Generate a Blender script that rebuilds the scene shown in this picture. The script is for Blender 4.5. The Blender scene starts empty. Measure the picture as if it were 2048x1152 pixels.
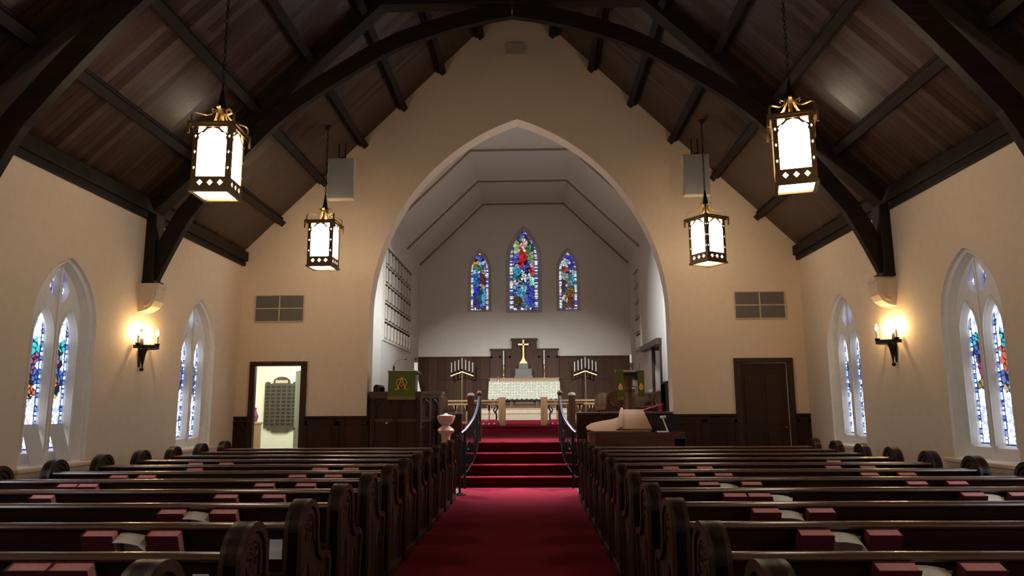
import bpy, bmesh, math, random
import numpy as np
from mathutils import Vector, Matrix
from mathutils.geometry import tessellate_polygon
random.seed(4)
PI = math.pi
SC = bpy.context.scene
COL = SC.collection

# ------------------------------------------------------------------ mesh builder
class MB:
    def __init__(s):
        s.v = []; s.f = []
    def add(s, verts, faces):
        n = len(s.v); s.v += [tuple(p) for p in verts]; s.f += [tuple(i + n for i in f) for f in faces]
        return s
    def box(s, x0, x1, y0, y1, z0, z1, ch=0.0):
        if x0 > x1: x0, x1 = x1, x0
        if y0 > y1: y0, y1 = y1, y0
        if z0 > z1: z0, z1 = z1, z0
        if ch <= 0:
            P = [(x0,y0,z0),(x1,y0,z0),(x1,y1,z0),(x0,y1,z0),(x0,y0,z1),(x1,y0,z1),(x1,y1,z1),(x0,y1,z1)]
            return s.add(P, [(3,2,1,0),(4,5,6,7),(0,1,5,4),(1,2,6,5),(2,3,7,6),(3,0,4,7)])
        bm = bmesh.new()
        bmesh.ops.create_cube(bm, size=1)
        for v in bm.verts:
            v.co = Vector(((x0+x1)/2 + v.co.x*(x1-x0), (y0+y1)/2 + v.co.y*(y1-y0), (z0+z1)/2 + v.co.z*(z1-z0)))
        c = min(ch, .45*min(x1-x0, y1-y0, z1-z0))
        bmesh.ops.bevel(bm, geom=bm.edges[:], offset=c, segments=2, profile=.5, affect='EDGES', clamp_overlap=True)
        s.take(bm); return s
    def take(s, bm):
        bm.verts.index_update()
        s.add([v.co[:] for v in bm.verts], [[v.index for v in f.verts] for f in bm.faces]); bm.free()
    def obox(s, c, ax, ay, az, dx, dy, dz):
        """box centred at c with unit axes and full sizes"""
        c = Vector(c); ax, ay, az = Vector(ax), Vector(ay), Vector(az)
        P = [c + ax*dx*i/2 + ay*dy*j/2 + az*dz*k/2 for i,j,k in [(-1,-1,-1),(1,-1,-1),(1,1,-1),(-1,1,-1),(-1,-1,1),(1,-1,1),(1,1,1),(-1,1,1)]]
        return s.add(P, [(3,2,1,0),(4,5,6,7),(0,1,5,4),(1,2,6,5),(2,3,7,6),(3,0,4,7)])
    def slab(s, outer, holes, fmap, t, w0=0.0, holes_back=None, outer_back=None):
        """flat plate with holes. loops are 2D; fmap(u,v,w)->xyz; runs from w0 to w0+t"""
        loops = [outer] + list(holes); back = [outer_back or outer] + list(holes_back or holes)
        tri = tessellate_polygon([[Vector((p[0], p[1], 0)) for p in l] for l in loops])
        tri2 = tessellate_polygon([[Vector((p[0], p[1], 0)) for p in l] for l in back])
        fl = [p for l in loops for p in l]; bl = [p for l in back for p in l]
        n = len(fl)
        s0 = [fmap(p[0], p[1], w0) for p in fl] + [fmap(p[0], p[1], w0+t) for p in bl]
        F = [tuple(x) for x in tri] + [tuple(i+n for i in x) for x in tri2]
        k = 0
        for l in loops:
            m = len(l)
            for i in range(m):
                a, b = k+i, k+(i+1) % m
                F.append((a, b, b+n, a+n))
            k += m
        return s.add(s0, F)
    def prism(s, poly, axis, a, b):
        f = {'x': lambda u,v,w: (w,u,v), 'y': lambda u,v,w: (u,w,v), 'z': lambda u,v,w: (u,v,w)}[axis]
        return s.slab(poly, [], f, b-a, a)
    def band(s, path, w0, w1, axis, a, b):
        """strip following a 2D path between two normal offsets"""
        n = len(path); A = []; B = []
        for i, p in enumerate(path):
            q0 = path[max(i-1,0)]; q1 = path[min(i+1,n-1)]
            d = Vector((q1[0]-q0[0], q1[1]-q0[1])); d.normalize()
            nx, ny = d.y, -d.x
            A.append((p[0]+nx*w0, p[1]+ny*w0)); B.append((p[0]+nx*w1, p[1]+ny*w1))
        f = {'x': lambda u,v,w: (w,u,v), 'y': lambda u,v,w: (u,w,v), 'z': lambda u,v,w: (u,v,w)}[axis]
        V = []; F = []
        for i in range(n):
            V += [f(*A[i],a), f(*B[i],a), f(*B[i],b), f(*A[i],b)]
        for i in range(n-1):
            k = 4*i
            for j in range(4):
                F.append((k+j, k+(j+1)%4, k+4+(j+1)%4, k+4+j))
        F.append((0,3,2,1)); k = 4*(n-1); F.append((k,k+1,k+2,k+3))
        return s.add(V, F)
    def tube(s, pts, r, n=8, closed=False):
        pts = [Vector(p) for p in pts]; N = len(pts); V = []; F = []
        rr = r if hasattr(r, '__len__') else [r]*N
        up = Vector((0,0,1)); last = None
        for i, p in enumerate(pts):
            if closed: d = pts[(i+1)%N] - pts[i-1]
            else: d = pts[min(i+1,N-1)] - pts[max(i-1,0)]
            if d.length < 1e-9: d = Vector((0,0,1))
            d.normalize()
            if last is None:
                u = d.cross(up)
                if u.length < .1: u = d.cross(Vector((1,0,0)))
            else:
                u = last - d*last.dot(d)
            u.normalize(); last = u; w = d.cross(u)
            for j in range(n):
                a = 2*PI*j/n; V.append(p + (u*math.cos(a) + w*math.sin(a))*rr[i])
        M = N if closed else N-1
        for i in range(M):
            for j in range(n):
                a = i*n+j; b = i*n+(j+1)%n; c = ((i+1)%N)*n+(j+1)%n; d = ((i+1)%N)*n+j
                F.append((a,b,c,d))
        if not closed:
            F.append(tuple(range(n-1,-1,-1))); F.append(tuple((N-1)*n+j for j in range(n)))
        return s.add(V, F)
    def ribbon(s, pts, wdir, w, t):
        """flat strap along pts, width w along wdir, thickness t"""
        pts = [Vector(p) for p in pts]; wd = Vector(wdir).normalized(); V = []; F = []; N = len(pts)
        for i, p in enumerate(pts):
            d = (pts[min(i+1,N-1)] - pts[max(i-1,0)]).normalized(); nn = d.cross(wd).normalized()
            V += [p+wd*w/2+nn*t/2, p-wd*w/2+nn*t/2, p-wd*w/2-nn*t/2, p+wd*w/2-nn*t/2]
        for i in range(N-1):
            for j in range(4):
                F.append((4*i+j, 4*i+(j+1)%4, 4*i+4+(j+1)%4, 4*i+4+j))
        F += [(3,2,1,0), tuple(4*(N-1)+j for j in range(4))]
        return s.add(V, F)
    def lathe(s, prof, c=(0,0,0), n=24, rot=0.0):
        """prof: list of (r,z)"""
        V = []; F = []
        for r, z in prof:
            for j in range(n):
                a = 2*PI*j/n + rot; V.append((c[0]+r*math.cos(a), c[1]+r*math.sin(a), c[2]+z))
        for i in range(len(prof)-1):
            for j in range(n):
                F.append((i*n+j, i*n+(j+1)%n, (i+1)*n+(j+1)%n, (i+1)*n+j))
        F.append(tuple(range(n-1,-1,-1))); F.append(tuple((len(prof)-1)*n+j for j in range(n)))
        return s.add(V, F)
    def ball(s, c, r, n=12, sq=(1,1,1)):
        m = n//2; prof = [(r*math.sin(PI*i/m), -r*math.cos(PI*i/m)) for i in range(m+1)]
        V = []; F = []
        for q, z in prof:
            for j in range(n):
                a = 2*PI*j/n; V.append((c[0]+q*math.cos(a)*sq[0], c[1]+q*math.sin(a)*sq[1], c[2]+z*sq[2]))
        for i in range(m):
            for j in range(n):
                F.append((i*n+j, i*n+(j+1)%n, (i+1)*n+(j+1)%n, (i+1)*n+j))
        return s.add(V, F)

def finish(me, smooth):
    bm = bmesh.new(); bm.from_mesh(me)
    bmesh.ops.remove_doubles(bm, verts=bm.verts[:], dist=1e-5)
    bmesh.ops.dissolve_degenerate(bm, edges=bm.edges[:], dist=1e-6)
    bmesh.ops.recalc_face_normals(bm, faces=bm.faces[:])
    if smooth:
        for f in bm.faces: f.smooth = True
        for e in bm.edges:
            if len(e.link_faces) == 2:
                e.smooth = e.calc_face_angle(0) < math.radians(38)
    bm.to_mesh(me); bm.free()

def obj(name, mb, mat, parent=None, smooth=False, label=None, kind=None):
    me = bpy.data.meshes.new(name); me.from_pydata(mb.v, [], mb.f); me.update()
    finish(me, smooth)
    me.materials.append(mat)
    o = bpy.data.objects.new(name, me); COL.objects.link(o)
    if parent is not None: o.parent = parent
    if label: o['label'] = label
    if kind: o['kind'] = kind
    return o
def thing(name, label, cat, loc=(0,0,0), rz=0.0, group=None):
    o = bpy.data.objects.new(name, None); COL.objects.link(o); o.empty_display_size = .1
    o.location = loc; o.rotation_euler = (0,0,rz); o['label'] = label; o['category'] = cat
    if group: o['group'] = group
    return o
def tag(o, label, cat, group=None, loc=None):
    o['label'] = label; o['category'] = cat
    if group: o['group'] = group
    if loc: o.location = loc
    return o
def struct(name, mb, mat, parent=None, smooth=False):
    o = obj(name, mb, mat, parent, smooth)
    if parent is None: o['kind'] = 'structure'
    return o
def estruct(name, loc=(0,0,0)):
    o = bpy.data.objects.new(name, None); COL.objects.link(o); o.location = loc; o['kind'] = 'structure'; o.empty_display_size = .1
    return o
def dup(root, loc, rz=None, label=None, group=None, scale=None):
    r = root.copy(); COL.objects.link(r); r.location = loc
    if rz is not None: r.rotation_euler = (0,0,rz)
    if label: r['label'] = label
    if group: r['group'] = group
    for ch in list(root.children):
        c = ch.copy(); COL.objects.link(c); c.parent = r
        for g in list(ch.children):
            d = g.copy(); COL.objects.link(d); d.parent = c
    return r

# ------------------------------------------------------------------ materials
def newmat(name):
    m = bpy.data.materials.new(name); m.use_nodes = True
    nt = m.node_tree; b = nt.nodes['Principled BSDF']
    return m, nt, b
def N(nt, t, **kw):
    n = nt.nodes.new(t)
    for k, v in kw.items(): setattr(n, k, v)
    return n
def ramp(nt, fac, stops):
    r = N(nt, 'ShaderNodeValToRGB'); e = r.color_ramp.elements
    while len(e) < len(stops): e.new(.5)
    for i, (p, c) in enumerate(stops):
        e[i].position = p; e[i].color = (*c, 1)
    nt.links.new(fac, r.inputs[0]); return r
def plain(name, col, rough=.6, metal=0.0, var=.12, scale=6.0, bump=0.0, spec=None, emis=None, es=0.0):
    m, nt, b = newmat(name)
    tc = N(nt, 'ShaderNodeTexCoord'); no = N(nt, 'ShaderNodeTexNoise'); no.inputs['Scale'].default_value = scale; no.inputs['Detail'].default_value = 4
    nt.links.new(tc.outputs['Object'], no.inputs['Vector'])
    r = ramp(nt, no.outputs['Fac'], [(.3, tuple(c*(1-var) for c in col)), (.7, tuple(min(1, c*(1+var)) for c in col))])
    nt.links.new(r.outputs[0], b.inputs['Base Color'])
    b.inputs['Roughness'].default_value = rough; b.inputs['Metallic'].default_value = metal
    if spec is not None: b.inputs['Specular IOR Level'].default_value = spec
    if bump:
        bp = N(nt, 'ShaderNodeBump'); bp.inputs['Strength'].default_value = bump; bp.inputs['Distance'].default_value = .01
        nt.links.new(no.outputs['Fac'], bp.inputs['Height']); nt.links.new(bp.outputs[0], b.inputs['Normal'])
    if emis:
        b.inputs['Emission Color'].default_value = (*emis, 1); b.inputs['Emission Strength'].default_value = es
    return m
def wood(name, dark, light, rough=.4, axis='x', scale=1.0, spec=.5, coat=0.0):
    m, nt, b = newmat(name)
    tc = N(nt, 'ShaderNodeTexCoord'); mp = N(nt, 'ShaderNodeMapping')
    sc = {'x': (1.2, 14, 14), 'y': (14, 1.2, 14), 'z': (14, 14, 1.2)}[axis]
    mp.inputs['Scale'].default_value = tuple(v*scale for v in sc)
    no = N(nt, 'ShaderNodeTexNoise'); no.inputs['Scale'].default_value = 1.6; no.inputs['Detail'].default_value = 6; no.inputs['Distortion'].default_value = .6
    nt.links.new(tc.outputs['Object'], mp.inputs[0]); nt.links.new(mp.outputs[0], no.inputs['Vector'])
    r = ramp(nt, no.outputs['Fac'], [(.3, dark), (.72, light)])
    nt.links.new(r.outputs[0], b.inputs['Base Color'])
    rr = N(nt, 'ShaderNodeMapRange'); rr.inputs[3].default_value = rough*.8; rr.inputs[4].default_value = min(1, rough*1.25)
    nt.links.new(no.outputs['Fac'], rr.inputs[0]); nt.links.new(rr.outputs[0], b.inputs['Roughness'])
    b.inputs['Specular IOR Level'].default_value = spec
    if coat: b.inputs['Coat Weight'].default_value = coat; b.inputs['Coat Roughness'].default_value = .2
    bp = N(nt, 'ShaderNodeBump'); bp.inputs['Strength'].default_value = .12; bp.inputs['Distance'].default_value = .004
    nt.links.new(no.outputs['Fac'], bp.inputs['Height']); nt.links.new(bp.outputs[0], b.inputs['Normal'])
    return m
def planks(name, dark, light, axis, width, along, rough=.4, gap=.06, spec=.5, vary=False):
    """boards laid side by side along one axis; each board has its own tone"""
    m, nt, b = newmat(name); L = nt.links.new
    tc = N(nt, 'ShaderNodeTexCoord'); sp = N(nt, 'ShaderNodeSeparateXYZ'); L(tc.outputs['Object'], sp.inputs[0])
    mu = N(nt, 'ShaderNodeMath', operation='MULTIPLY'); mu.inputs[1].default_value = 1/width; L(sp.outputs[axis], mu.inputs[0])
    fl = N(nt, 'ShaderNodeMath', operation='FLOOR'); L(mu.outputs[0], fl.inputs[0])
    fr = N(nt, 'ShaderNodeMath', operation='FRACT'); L(mu.outputs[0], fr.inputs[0])
    # stagger of board ends
    m2 = N(nt, 'ShaderNodeMath', operation='MULTIPLY_ADD'); m2.inputs[1].default_value = .37; L(fl.outputs[0], m2.inputs[0])
    ml = N(nt, 'ShaderNodeMath', operation='MULTIPLY'); ml.inputs[1].default_value = .16; L(sp.outputs[along], ml.inputs[0]); L(ml.outputs[0], m2.inputs[2])
    fl2 = N(nt, 'ShaderNodeMath', operation='FLOOR'); L(m2.outputs[0], fl2.inputs[0])
    cv = N(nt, 'ShaderNodeCombineXYZ'); L(fl.outputs[0], cv.inputs[0]); L(fl2.outputs[0], cv.inputs[1])
    wn = N(nt, 'ShaderNodeTexWhiteNoise'); wn.noise_dimensions = '2D'; L(cv.outputs[0], wn.inputs['Vector'])
    mp = N(nt, 'ShaderNodeMapping'); s = [14,14,14]; s['XYZ'.index(along)] = 1.0; mp.inputs['Scale'].default_value = s
    L(tc.outputs['Object'], mp.inputs[0])
    no = N(nt, 'ShaderNodeTexNoise'); no.inputs['Scale'].default_value = 1.5; no.inputs['Detail'].default_value = 5; L(mp.outputs[0], no.inputs['Vector'])
    mx = N(nt, 'ShaderNodeMath', operation='MULTIPLY_ADD'); mx.inputs[1].default_value = .6; L(wn.outputs['Value'], mx.inputs[0])
    n2 = N(nt, 'ShaderNodeMath', operation='MULTIPLY'); n2.inputs[1].default_value = .4; L(no.outputs['Fac'], n2.inputs[0]); L(n2.outputs[0], mx.inputs[2])
    r = ramp(nt, mx.outputs[0], [(.1, dark), (.9, light)])
    g = N(nt, 'ShaderNodeMath', operation='GREATER_THAN'); g.inputs[1].default_value = gap; L(fr.outputs[0], g.inputs[0])
    mc = N(nt, 'ShaderNodeMix', data_type='RGBA'); mc.inputs[6].default_value = (*(c*.25 for c in dark), 1); L(g.outputs[0], mc.inputs[0]); L(r.outputs[0], mc.inputs[7])
    L(mc.outputs[2], b.inputs['Base Color'])
    b.inputs['Roughness'].default_value = rough; b.inputs['Specular IOR Level'].default_value = spec
    if vary:
        mr = N(nt, 'ShaderNodeMapRange'); mr.inputs[3].default_value = rough*.72; mr.inputs[4].default_value = rough*1.35
        L(wn.outputs['Value'], mr.inputs[0]); L(mr.outputs[0], b.inputs['Roughness'])
    ad = N(nt, 'ShaderNodeMath', operation='MULTIPLY_ADD'); ad.inputs[1].default_value = .5; L(wn.outputs['Value'], ad.inputs[0]); L(g.outputs[0], ad.inputs[2])
    bp = N(nt, 'ShaderNodeBump'); bp.inputs['Strength'].default_value = .5; bp.inputs['Distance'].default_value = .006
    L(ad.outputs[0], bp.inputs['Height']); L(bp.outputs[0], b.inputs['Normal'])
    return m
def emit(name, col, s, sampled=True):
    m, nt, b = newmat(name); nt.nodes.remove(b)
    e = N(nt, 'ShaderNodeEmission'); e.inputs[0].default_value = (*col, 1); e.inputs[1].default_value = s
    nt.links.new(e.outputs[0], nt.nodes['Material Output'].inputs[0])
    return m

M = {}
M['plaster'] = plain('plaster', (.69,.535,.39), .85, var=.03, scale=9, bump=.05)
M['plaster_chancel'] = plain('chancel_plaster', (.60,.52,.44), .85, var=.03, scale=9, bump=.04)
M['stone_white'] = plain('white_stone', (.73,.685,.64), .7, var=.04, scale=14)
M['pew'] = wood('pew_wood', (.020,.0085,.0045), (.046,.017,.008), .4, 'x', 1.0, .3, 0)
M['pew_end'] = wood('pew_end_wood', (.024,.010,.005), (.062,.024,.011), .38, 'z', 1.0, .35, 0)
M['rail_wood'] = wood('pew_rail_wood', (.060,.024,.011), (.12,.05,.024), .24, 'x', 1.0, .6, .45)
M['beam_y'] = wood('beam_wood_long', (.008,.0048,.0034), (.017,.010,.0075), .55, 'y', 1, .15)
M['beam'] = wood('beam_wood', (.010,.0055,.004), (.022,.012,.008), .55, 'x', 1, .18)
M['beam_z'] = wood('post_wood', (.010,.006,.0042), (.020,.0115,.008), .55, 'z', 1, .18)
M['roof'] = planks('roof_boards', (.024,.011,.0068), (.056,.025,.0135), 'Y', .115, 'Z', .33, .11, .5, True)
M['panel'] = planks('dark_panelling', (.042,.017,.0075), (.078,.034,.016), 'X', .30, 'Z', .55, .02, .10)
M['panel_nave'] = planks('nave_panelling', (.024,.0095,.0052), (.044,.018,.010), 'X', .30, 'Z', .5, .02, .15)
M['dark_nave'] = wood('dark_walnut_nave', (.024,.010,.0058), (.050,.021,.011), .48, 'z', 1, .2)
M['panel_side'] = planks('dark_panelling_side', (.022,.0095,.006), (.040,.017,.010), 'Y', .30, 'Z', .42, .02)
M['dark'] = wood('dark_walnut', (.040,.017,.008), (.082,.036,.017), .5, 'z', 1, .15)
M['dark_x'] = wood('dark_walnut_rail', (.032,.014,.008), (.070,.032,.018), .40, 'x')
M['oak'] = wood('golden_oak', (.26,.13,.05), (.42,.23,.10), .4, 'z')
M['oak_x'] = wood('golden_oak_rail', (.24,.12,.046), (.40,.21,.09), .4, 'x')
M['brown'] = wood('brown_oak', (.070,.032,.014), (.14,.066,.030), .45, 'z', 1, .25)
M['piano_red'] = wood('mahogany', (.060,.013,.006), (.11,.030,.013), .35, 'x', .6, .35, .15)
M['piano_lid'] = wood('piano_lid_wood', (.20,.088,.033), (.27,.13,.052), .6, 'x', .5, .12)
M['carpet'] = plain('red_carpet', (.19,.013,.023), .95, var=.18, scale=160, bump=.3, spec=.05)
M['carpet_shaded'] = plain('shaded_red_carpet', (.050,.002,.006), .98, var=.15, scale=160, spec=.02)  # darker copy of the carpet, paints the shade on the risers
M['floor'] = planks('floor_boards', (.09,.055,.03), (.15,.10,.058), 'X', .09, 'Y', .45, .05)
M['iron'] = plain('black_iron', (.012,.012,.015), .45, .6, scale=30)
M['bronze'] = plain('bronze', (.16,.095,.042), .42, .75, scale=25)
M['steel'] = plain('polished_rail', (.20,.20,.25), .28, .9, scale=30, var=.05)
M['brass'] = plain('brass', (.62,.43,.19), .3, .9, scale=30, var=.06)
M['gold'] = plain('gold_thread', (.72,.42,.07), .6, .1, scale=120)
M['green'] = plain('green_cloth', (.085,.105,.012), .85, scale=80, var=.15)
M['fringe'] = plain('olive_fringe', (.20,.19,.05), .9, scale=140, var=.3)
M['white'] = plain('white_paint', (.75,.73,.70), .6, var=.04)
M['wax'] = plain('candle_wax', (.70,.67,.61), .5, var=.03)
M['paper'] = plain('cream_paper', (.80,.74,.60), .8, var=.05, scale=20)
M['paper2'] = plain('white_paper', (.72,.72,.74), .8, var=.05, scale=20)
M['dark_green'] = plain('dark_green_shade', (.012,.022,.010), .9)
M['bookred'] = plain('red_book_cloth', (.095,.005,.011), .55, var=.15, scale=60)
M['pages'] = plain('pink_edged_pages', (.66,.27,.25), .7, var=.08, scale=60)
M['pagecream'] = plain('cream_pages', (.66,.55,.46), .8, var=.06, scale=60)
M['pink'] = plain('pink_marble', (.60,.33,.25), .4, var=.14, scale=9)
M['stone_tan'] = plain('tan_stone', (.44,.33,.22), .5, var=.08, scale=12)
M['grey_stone'] = plain('grey_stone', (.13,.115,.10), .6, var=.1, scale=20)
M['cushion'] = plain('red_needlepoint', (.42,.02,.055), .9, var=.12, scale=60)
M['dot'] = plain('cream_stitching', (.82,.70,.62), .8, var=.05)
M['grille_grey'] = plain('grey_cloth', (.30,.29,.27), .9, var=.15, scale=240)
M['louvre'] = plain('grey_louvre', (.21,.185,.16), .7, var=.1, scale=60)
M['wallbeige'] = plain('beige_plate', (.52,.41,.29), .7, var=.05)
M['lattice'] = plain('tan_lattice', (.60,.51,.39), .6, var=.08, scale=20)
M['dark_hole'] = plain('matt_black_and_shade', (.014,.011,.010), .9, var=.1)
M['vestry'] = plain('pale_green_wall', (.78,.78,.60), .85, var=.02)
M['doorpaint'] = plain('grey_green_paint', (.34,.37,.29), .6, var=.05)
M['plaque'] = plain('olive_bronze_board', (.060,.050,.028), .6, .0, var=.1)
M['plate'] = plain('dark_name_plate', (.030,.026,.018), .45, .4, var=.1)
M['purple'] = plain('plum_cloth', (.22,.03,.11), .8, var=.2)
M['black'] = plain('black_gloss', (.012,.011,.012), .3, var=.1)
M['vent_panel'] = plain('grey_white_glass', (.52,.49,.48), .5, var=.05)
M['redcover'] = plain('red_folder', (.30,.012,.03), .45, var=.1)
M['reveal'] = plain('shaded_plaster', (.50,.43,.355), .85, var=.04)  # plaster darkened in colour to paint the shade of the window recesses
M['lantern'] = emit('lantern_glass', (1.0,.80,.565), 13.5)
M['bulb'] = emit('candle_bulb', (1.0,.66,.30), 420.0)
M['daylight_big'] = emit('strong_daylight', (.82,.91,1.0), 6.0)
M['daylight'] = emit('pale_daylight', (.74,.86,1.0), 15.0)

# brocade for the altar cloth
def brocade():
    m, nt, b = newmat('white_brocade'); L = nt.links.new
    tc = N(nt, 'ShaderNodeTexCoord'); mp = N(nt, 'ShaderNodeMapping'); mp.inputs['Scale'].default_value = (7, 7, 7)
    L(tc.outputs['Object'], mp.inputs[0])
    v = N(nt, 'ShaderNodeTexVoronoi', feature='F1'); v.inputs['Scale'].default_value = 1.6; v.inputs['Randomness'].default_value = .25
    L(mp.outputs[0], v.inputs['Vector'])
    r = ramp(nt, v.outputs['Distance'], [(.10, (.22,.20,.09)), (.24, (.60,.58,.48)), (.46, (.32,.30,.18)), (.58, (.64,.62,.53))])
    L(r.outputs[0], b.inputs['Base Color']); b.inputs['Roughness'].default_value = .8
    return m
M['brocade'] = brocade()

def glassmat():
    m, nt, b = newmat('stained_glass'); L = nt.links.new
    a = N(nt, 'ShaderNodeAttribute'); a.attribute_name = 'Col'
    b.inputs['Base Color'].default_value = (.01,.01,.012,1); b.inputs['Roughness'].default_value = .25
    L(a.outputs['Color'], b.inputs['Emission Color']); b.inputs['Emission Strength'].default_value = 1.0
    return m
M['glass'] = glassmat()

# ------------------------------------------------------------------ shape helpers
def gothic(cx, z0, zs, hw, za, n=12):
    h = max(za - zs, hw*1.0001); r = (hw*hw + h*h)/(2*hw)
    P = [(cx-hw, z0), (cx+hw, z0)]
    cc = hw - r; a1 = math.asin(min(1, h/r))
    for i in range(n+1):
        a = a1*i/n; P.append((cx + cc + r*math.cos(a), zs + r*math.sin(a)))
    for i in range(n-1, -1, -1):
        a = a1*i/n; P.append((cx - cc - r*math.cos(a), zs + r*math.sin(a)))
    return P
def rect(u0, u1, v0, v1): return [(u0,v0),(u1,v0),(u1,v1),(u0,v1)]
def diamond(u, v, a, b=None):
    b = b or a; return [(u, v-b),(u+a, v),(u, v+b),(u-a, v)]

# ------------------------------------------------------------------ dimensions
W = 5.47            # nave half width
YA = 14.0           # arch wall, nave face
AT = 0.40           # its thickness
CX = 3.66           # chancel half width
YB = 25.0           # chancel back wall
ZC = 0.78           # chancel floor
ZS = 0.945          # sanctuary floor
YR = -4.5           # rear wall
def roofz(x): return 9.94 - .988*abs(x)

# ------------------------------------------------------------------ floor, carpet, steps
mb = MB().box(-W-.3, W+.3, YR, YA+AT, -.2, 0); struct('floor', mb, M['floor'])
tag(obj('aisle_carpet', MB().box(-1.02, 1.02, YR+.05, 13.55, 0, .012), M['carpet']), 'dark red carpet running up the centre aisle', 'carpet', loc=(0,0,0))
st = thing('chancel_steps', 'four red carpeted steps rising from the aisle to the chancel', 'steps', (0,13.55,0))
for i in range(4):
    y0 = .27*i
    o = obj('step', MB().box(-1.08, 1.08, y0, 1.25, .195*i, .195*(i+1)-.022), M['carpet_shaded'], st)
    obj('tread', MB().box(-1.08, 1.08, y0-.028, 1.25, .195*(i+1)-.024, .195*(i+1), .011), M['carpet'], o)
mb = MB().box(-CX-.2, CX+.2, YA+AT+.28, 19.8, .3, ZC); mb.box(-CX-.2, -1.95, YA+.02, YA+AT+.3, .3, ZC); mb.box(1.1, CX+.2, YA+.02, YA+AT+.3, .3, ZC)
struct('floor_chancel', mb, M['carpet'])
mb = MB().box(-CX-.2, CX+.2, 19.8, YB+.1, .3, ZS-.03); mb.box(-CX-.2, CX+.2, 19.77, YB+.1, ZS-.04, ZS, .012)
struct('floor_sanctuary', mb, M['carpet'])
p = thing('altar_platform', 'tan stone platform of two steps under the altar', 'platform', (0,23.0,ZS))
obj('base', MB().box(-1.75, 1.75, -.1, 1.72, 0, .10), M['carpet'], p, label='red carpeted lowest step')
obj('step', MB().box(-1.62, 1.62, .08, 1.72, .10, .30).box(-1.62, 1.62, .05, 1.72, .29, .325, .01), M['stone_tan'], p)
obj('step', MB().box(-1.5, 1.5, .38, 1.72, .325, .43).box(-1.5, 1.5, .35, 1.72, .43, .46, .01), M['stone_tan'], p)

# ------------------------------------------------------------------ side walls with windows
WIN_Y = [1.55, 5.1, 8.72, 12.33]
def sidewall(name, s, visible):
    hs = [gothic(y, .80, 2.45, .62, 3.32) for y in WIN_Y]
    hb = [gothic(y, .80, 2.45, .62, 3.32) for y in WIN_Y]
    mb = MB().slab(rect(YR, YA+.2, -.1, 4.62), hs, lambda u,v,w: (s*(W+w), u, v), .17, 0, hb)
    mb.slab(rect(YR, YA+.2, -.1, 4.62), hb, lambda u,v,w: (s*(W+w), u, v), .18, .17)
    return struct(name, mb, M['plaster'])
sidewall('wall_left', -1, True); sidewall('wall_right', 1, True)

# stained glass: small coloured pieces held in dark lead, painted glare-pale between bright pieces
def glass(name, parent, fmap, u0, u1, v0, v1, nu, nv, nseed, colour, seed, lead=.013, leadcol=(.01,.012,.03), navy=False):
    rng = np.random.RandomState(seed)
    asp = (u1-u0); h = (v1-v0)
    S = np.stack([rng.rand(nseed)*asp, rng.rand(nseed)*h], 1)
    # border beads on both edges
    nb = int(h/.055); bw = asp*.085
    zz = (np.arange(nb)+.5)*h/nb
    S = S[(S[:,0] > bw*2.2) & (S[:,0] < asp-bw*2.2)]
    S = np.concatenate([S, np.stack([np.full(nb, bw*.8), zz],1), np.stack([np.full(nb, asp-bw*.8), zz],1)])
    C = np.array([colour((p[0]/asp)*2-1, p[1]/h, rng) for p in S])
    us = (np.arange(nu)+.5)*asp/nu; vs = (np.arange(nv)+.5)*h/nv
    G = np.stack(np.meshgrid(us, vs), -1).reshape(-1, 2)
    D = np.sqrt(((G[:,None,:]-S[None])**2).sum(-1)); o = np.argsort(D, 1)[:, :2]
    d0 = D[np.arange(len(G)), o[:,0]]; d1 = D[np.arange(len(G)), o[:,1]]
    K = C[o[:,0]] * (0.9+.2*rng.rand(len(G),1)); m_ = (d1-d0) < lead; lum = C[o[:,0]].mean(1)*C[o[:,1]].mean(1); K[m_ & (lum < 2.0)] = leadcol; K[m_ & (lum >= 2.0)] = (.62,.70,.95)  # leads between bright pieces coloured pale to paint the glare
    if navy is True:
        uu = np.abs(G[:,0]/asp*2-1); K[(uu > .55) & (uu < .66)] = (.012,.025,.14); K[(G[:,1] > .035) & (G[:,1] < .075)] = (.03,.06,.35)
        K[(uu >= .66) & ((G[:,1] % .11) < .02)] = (.015,.03,.16)
    if navy == 'hex':
        du = np.abs(np.abs(G[:,0]+u0) - .10); dv = np.abs(G[:,1]+v0-2.95); rr = np.maximum(du/.085, dv/.22+du/.17)
        K[(rr > .60) & (rr < .84)] = (.02,.04,.2)
    V = [fmap(u0+asp*i/nu, v0+h*j/nv) for j in range(nv+1) for i in range(nu+1)]
    F = [(j*(nu+1)+i, j*(nu+1)+i+1, (j+1)*(nu+1)+i+1, (j+1)*(nu+1)+i) for j in range(nv) for i in range(nu)]
    me = bpy.data.meshes.new(name); me.from_pydata(V, [], F); me.update()
    at = me.attributes.new('Col', 'FLOAT_COLOR', 'FACE')
    at.data.foreach_set('color', np.concatenate([K, np.ones((len(K),1))], 1).astype(np.float32).ravel())
    me.materials.append(M['glass'])
    ob = bpy.data.objects.new(name, me); COL.objects.link(ob); ob.parent = parent
    return ob
WHT = np.array((5.0,5.6,6.6))
def side_colour(figs):
    def f(u, v, rng):
        if abs(u) > .70:
            k = int(v*33)
            return np.array([(.12,.30,1.1),(1.2,1.7,2.3),(.9,1.5,2.2)][k % 3])
        for (cu, cv, ru, rv, c) in figs:
            if ((u-cu)/ru)**2 + ((v-cv)/rv)**2 < 1: return np.array(c)*(.75+.5*rng.rand())
        return WHT*(.75+.5*rng.rand())
    return f
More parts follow.
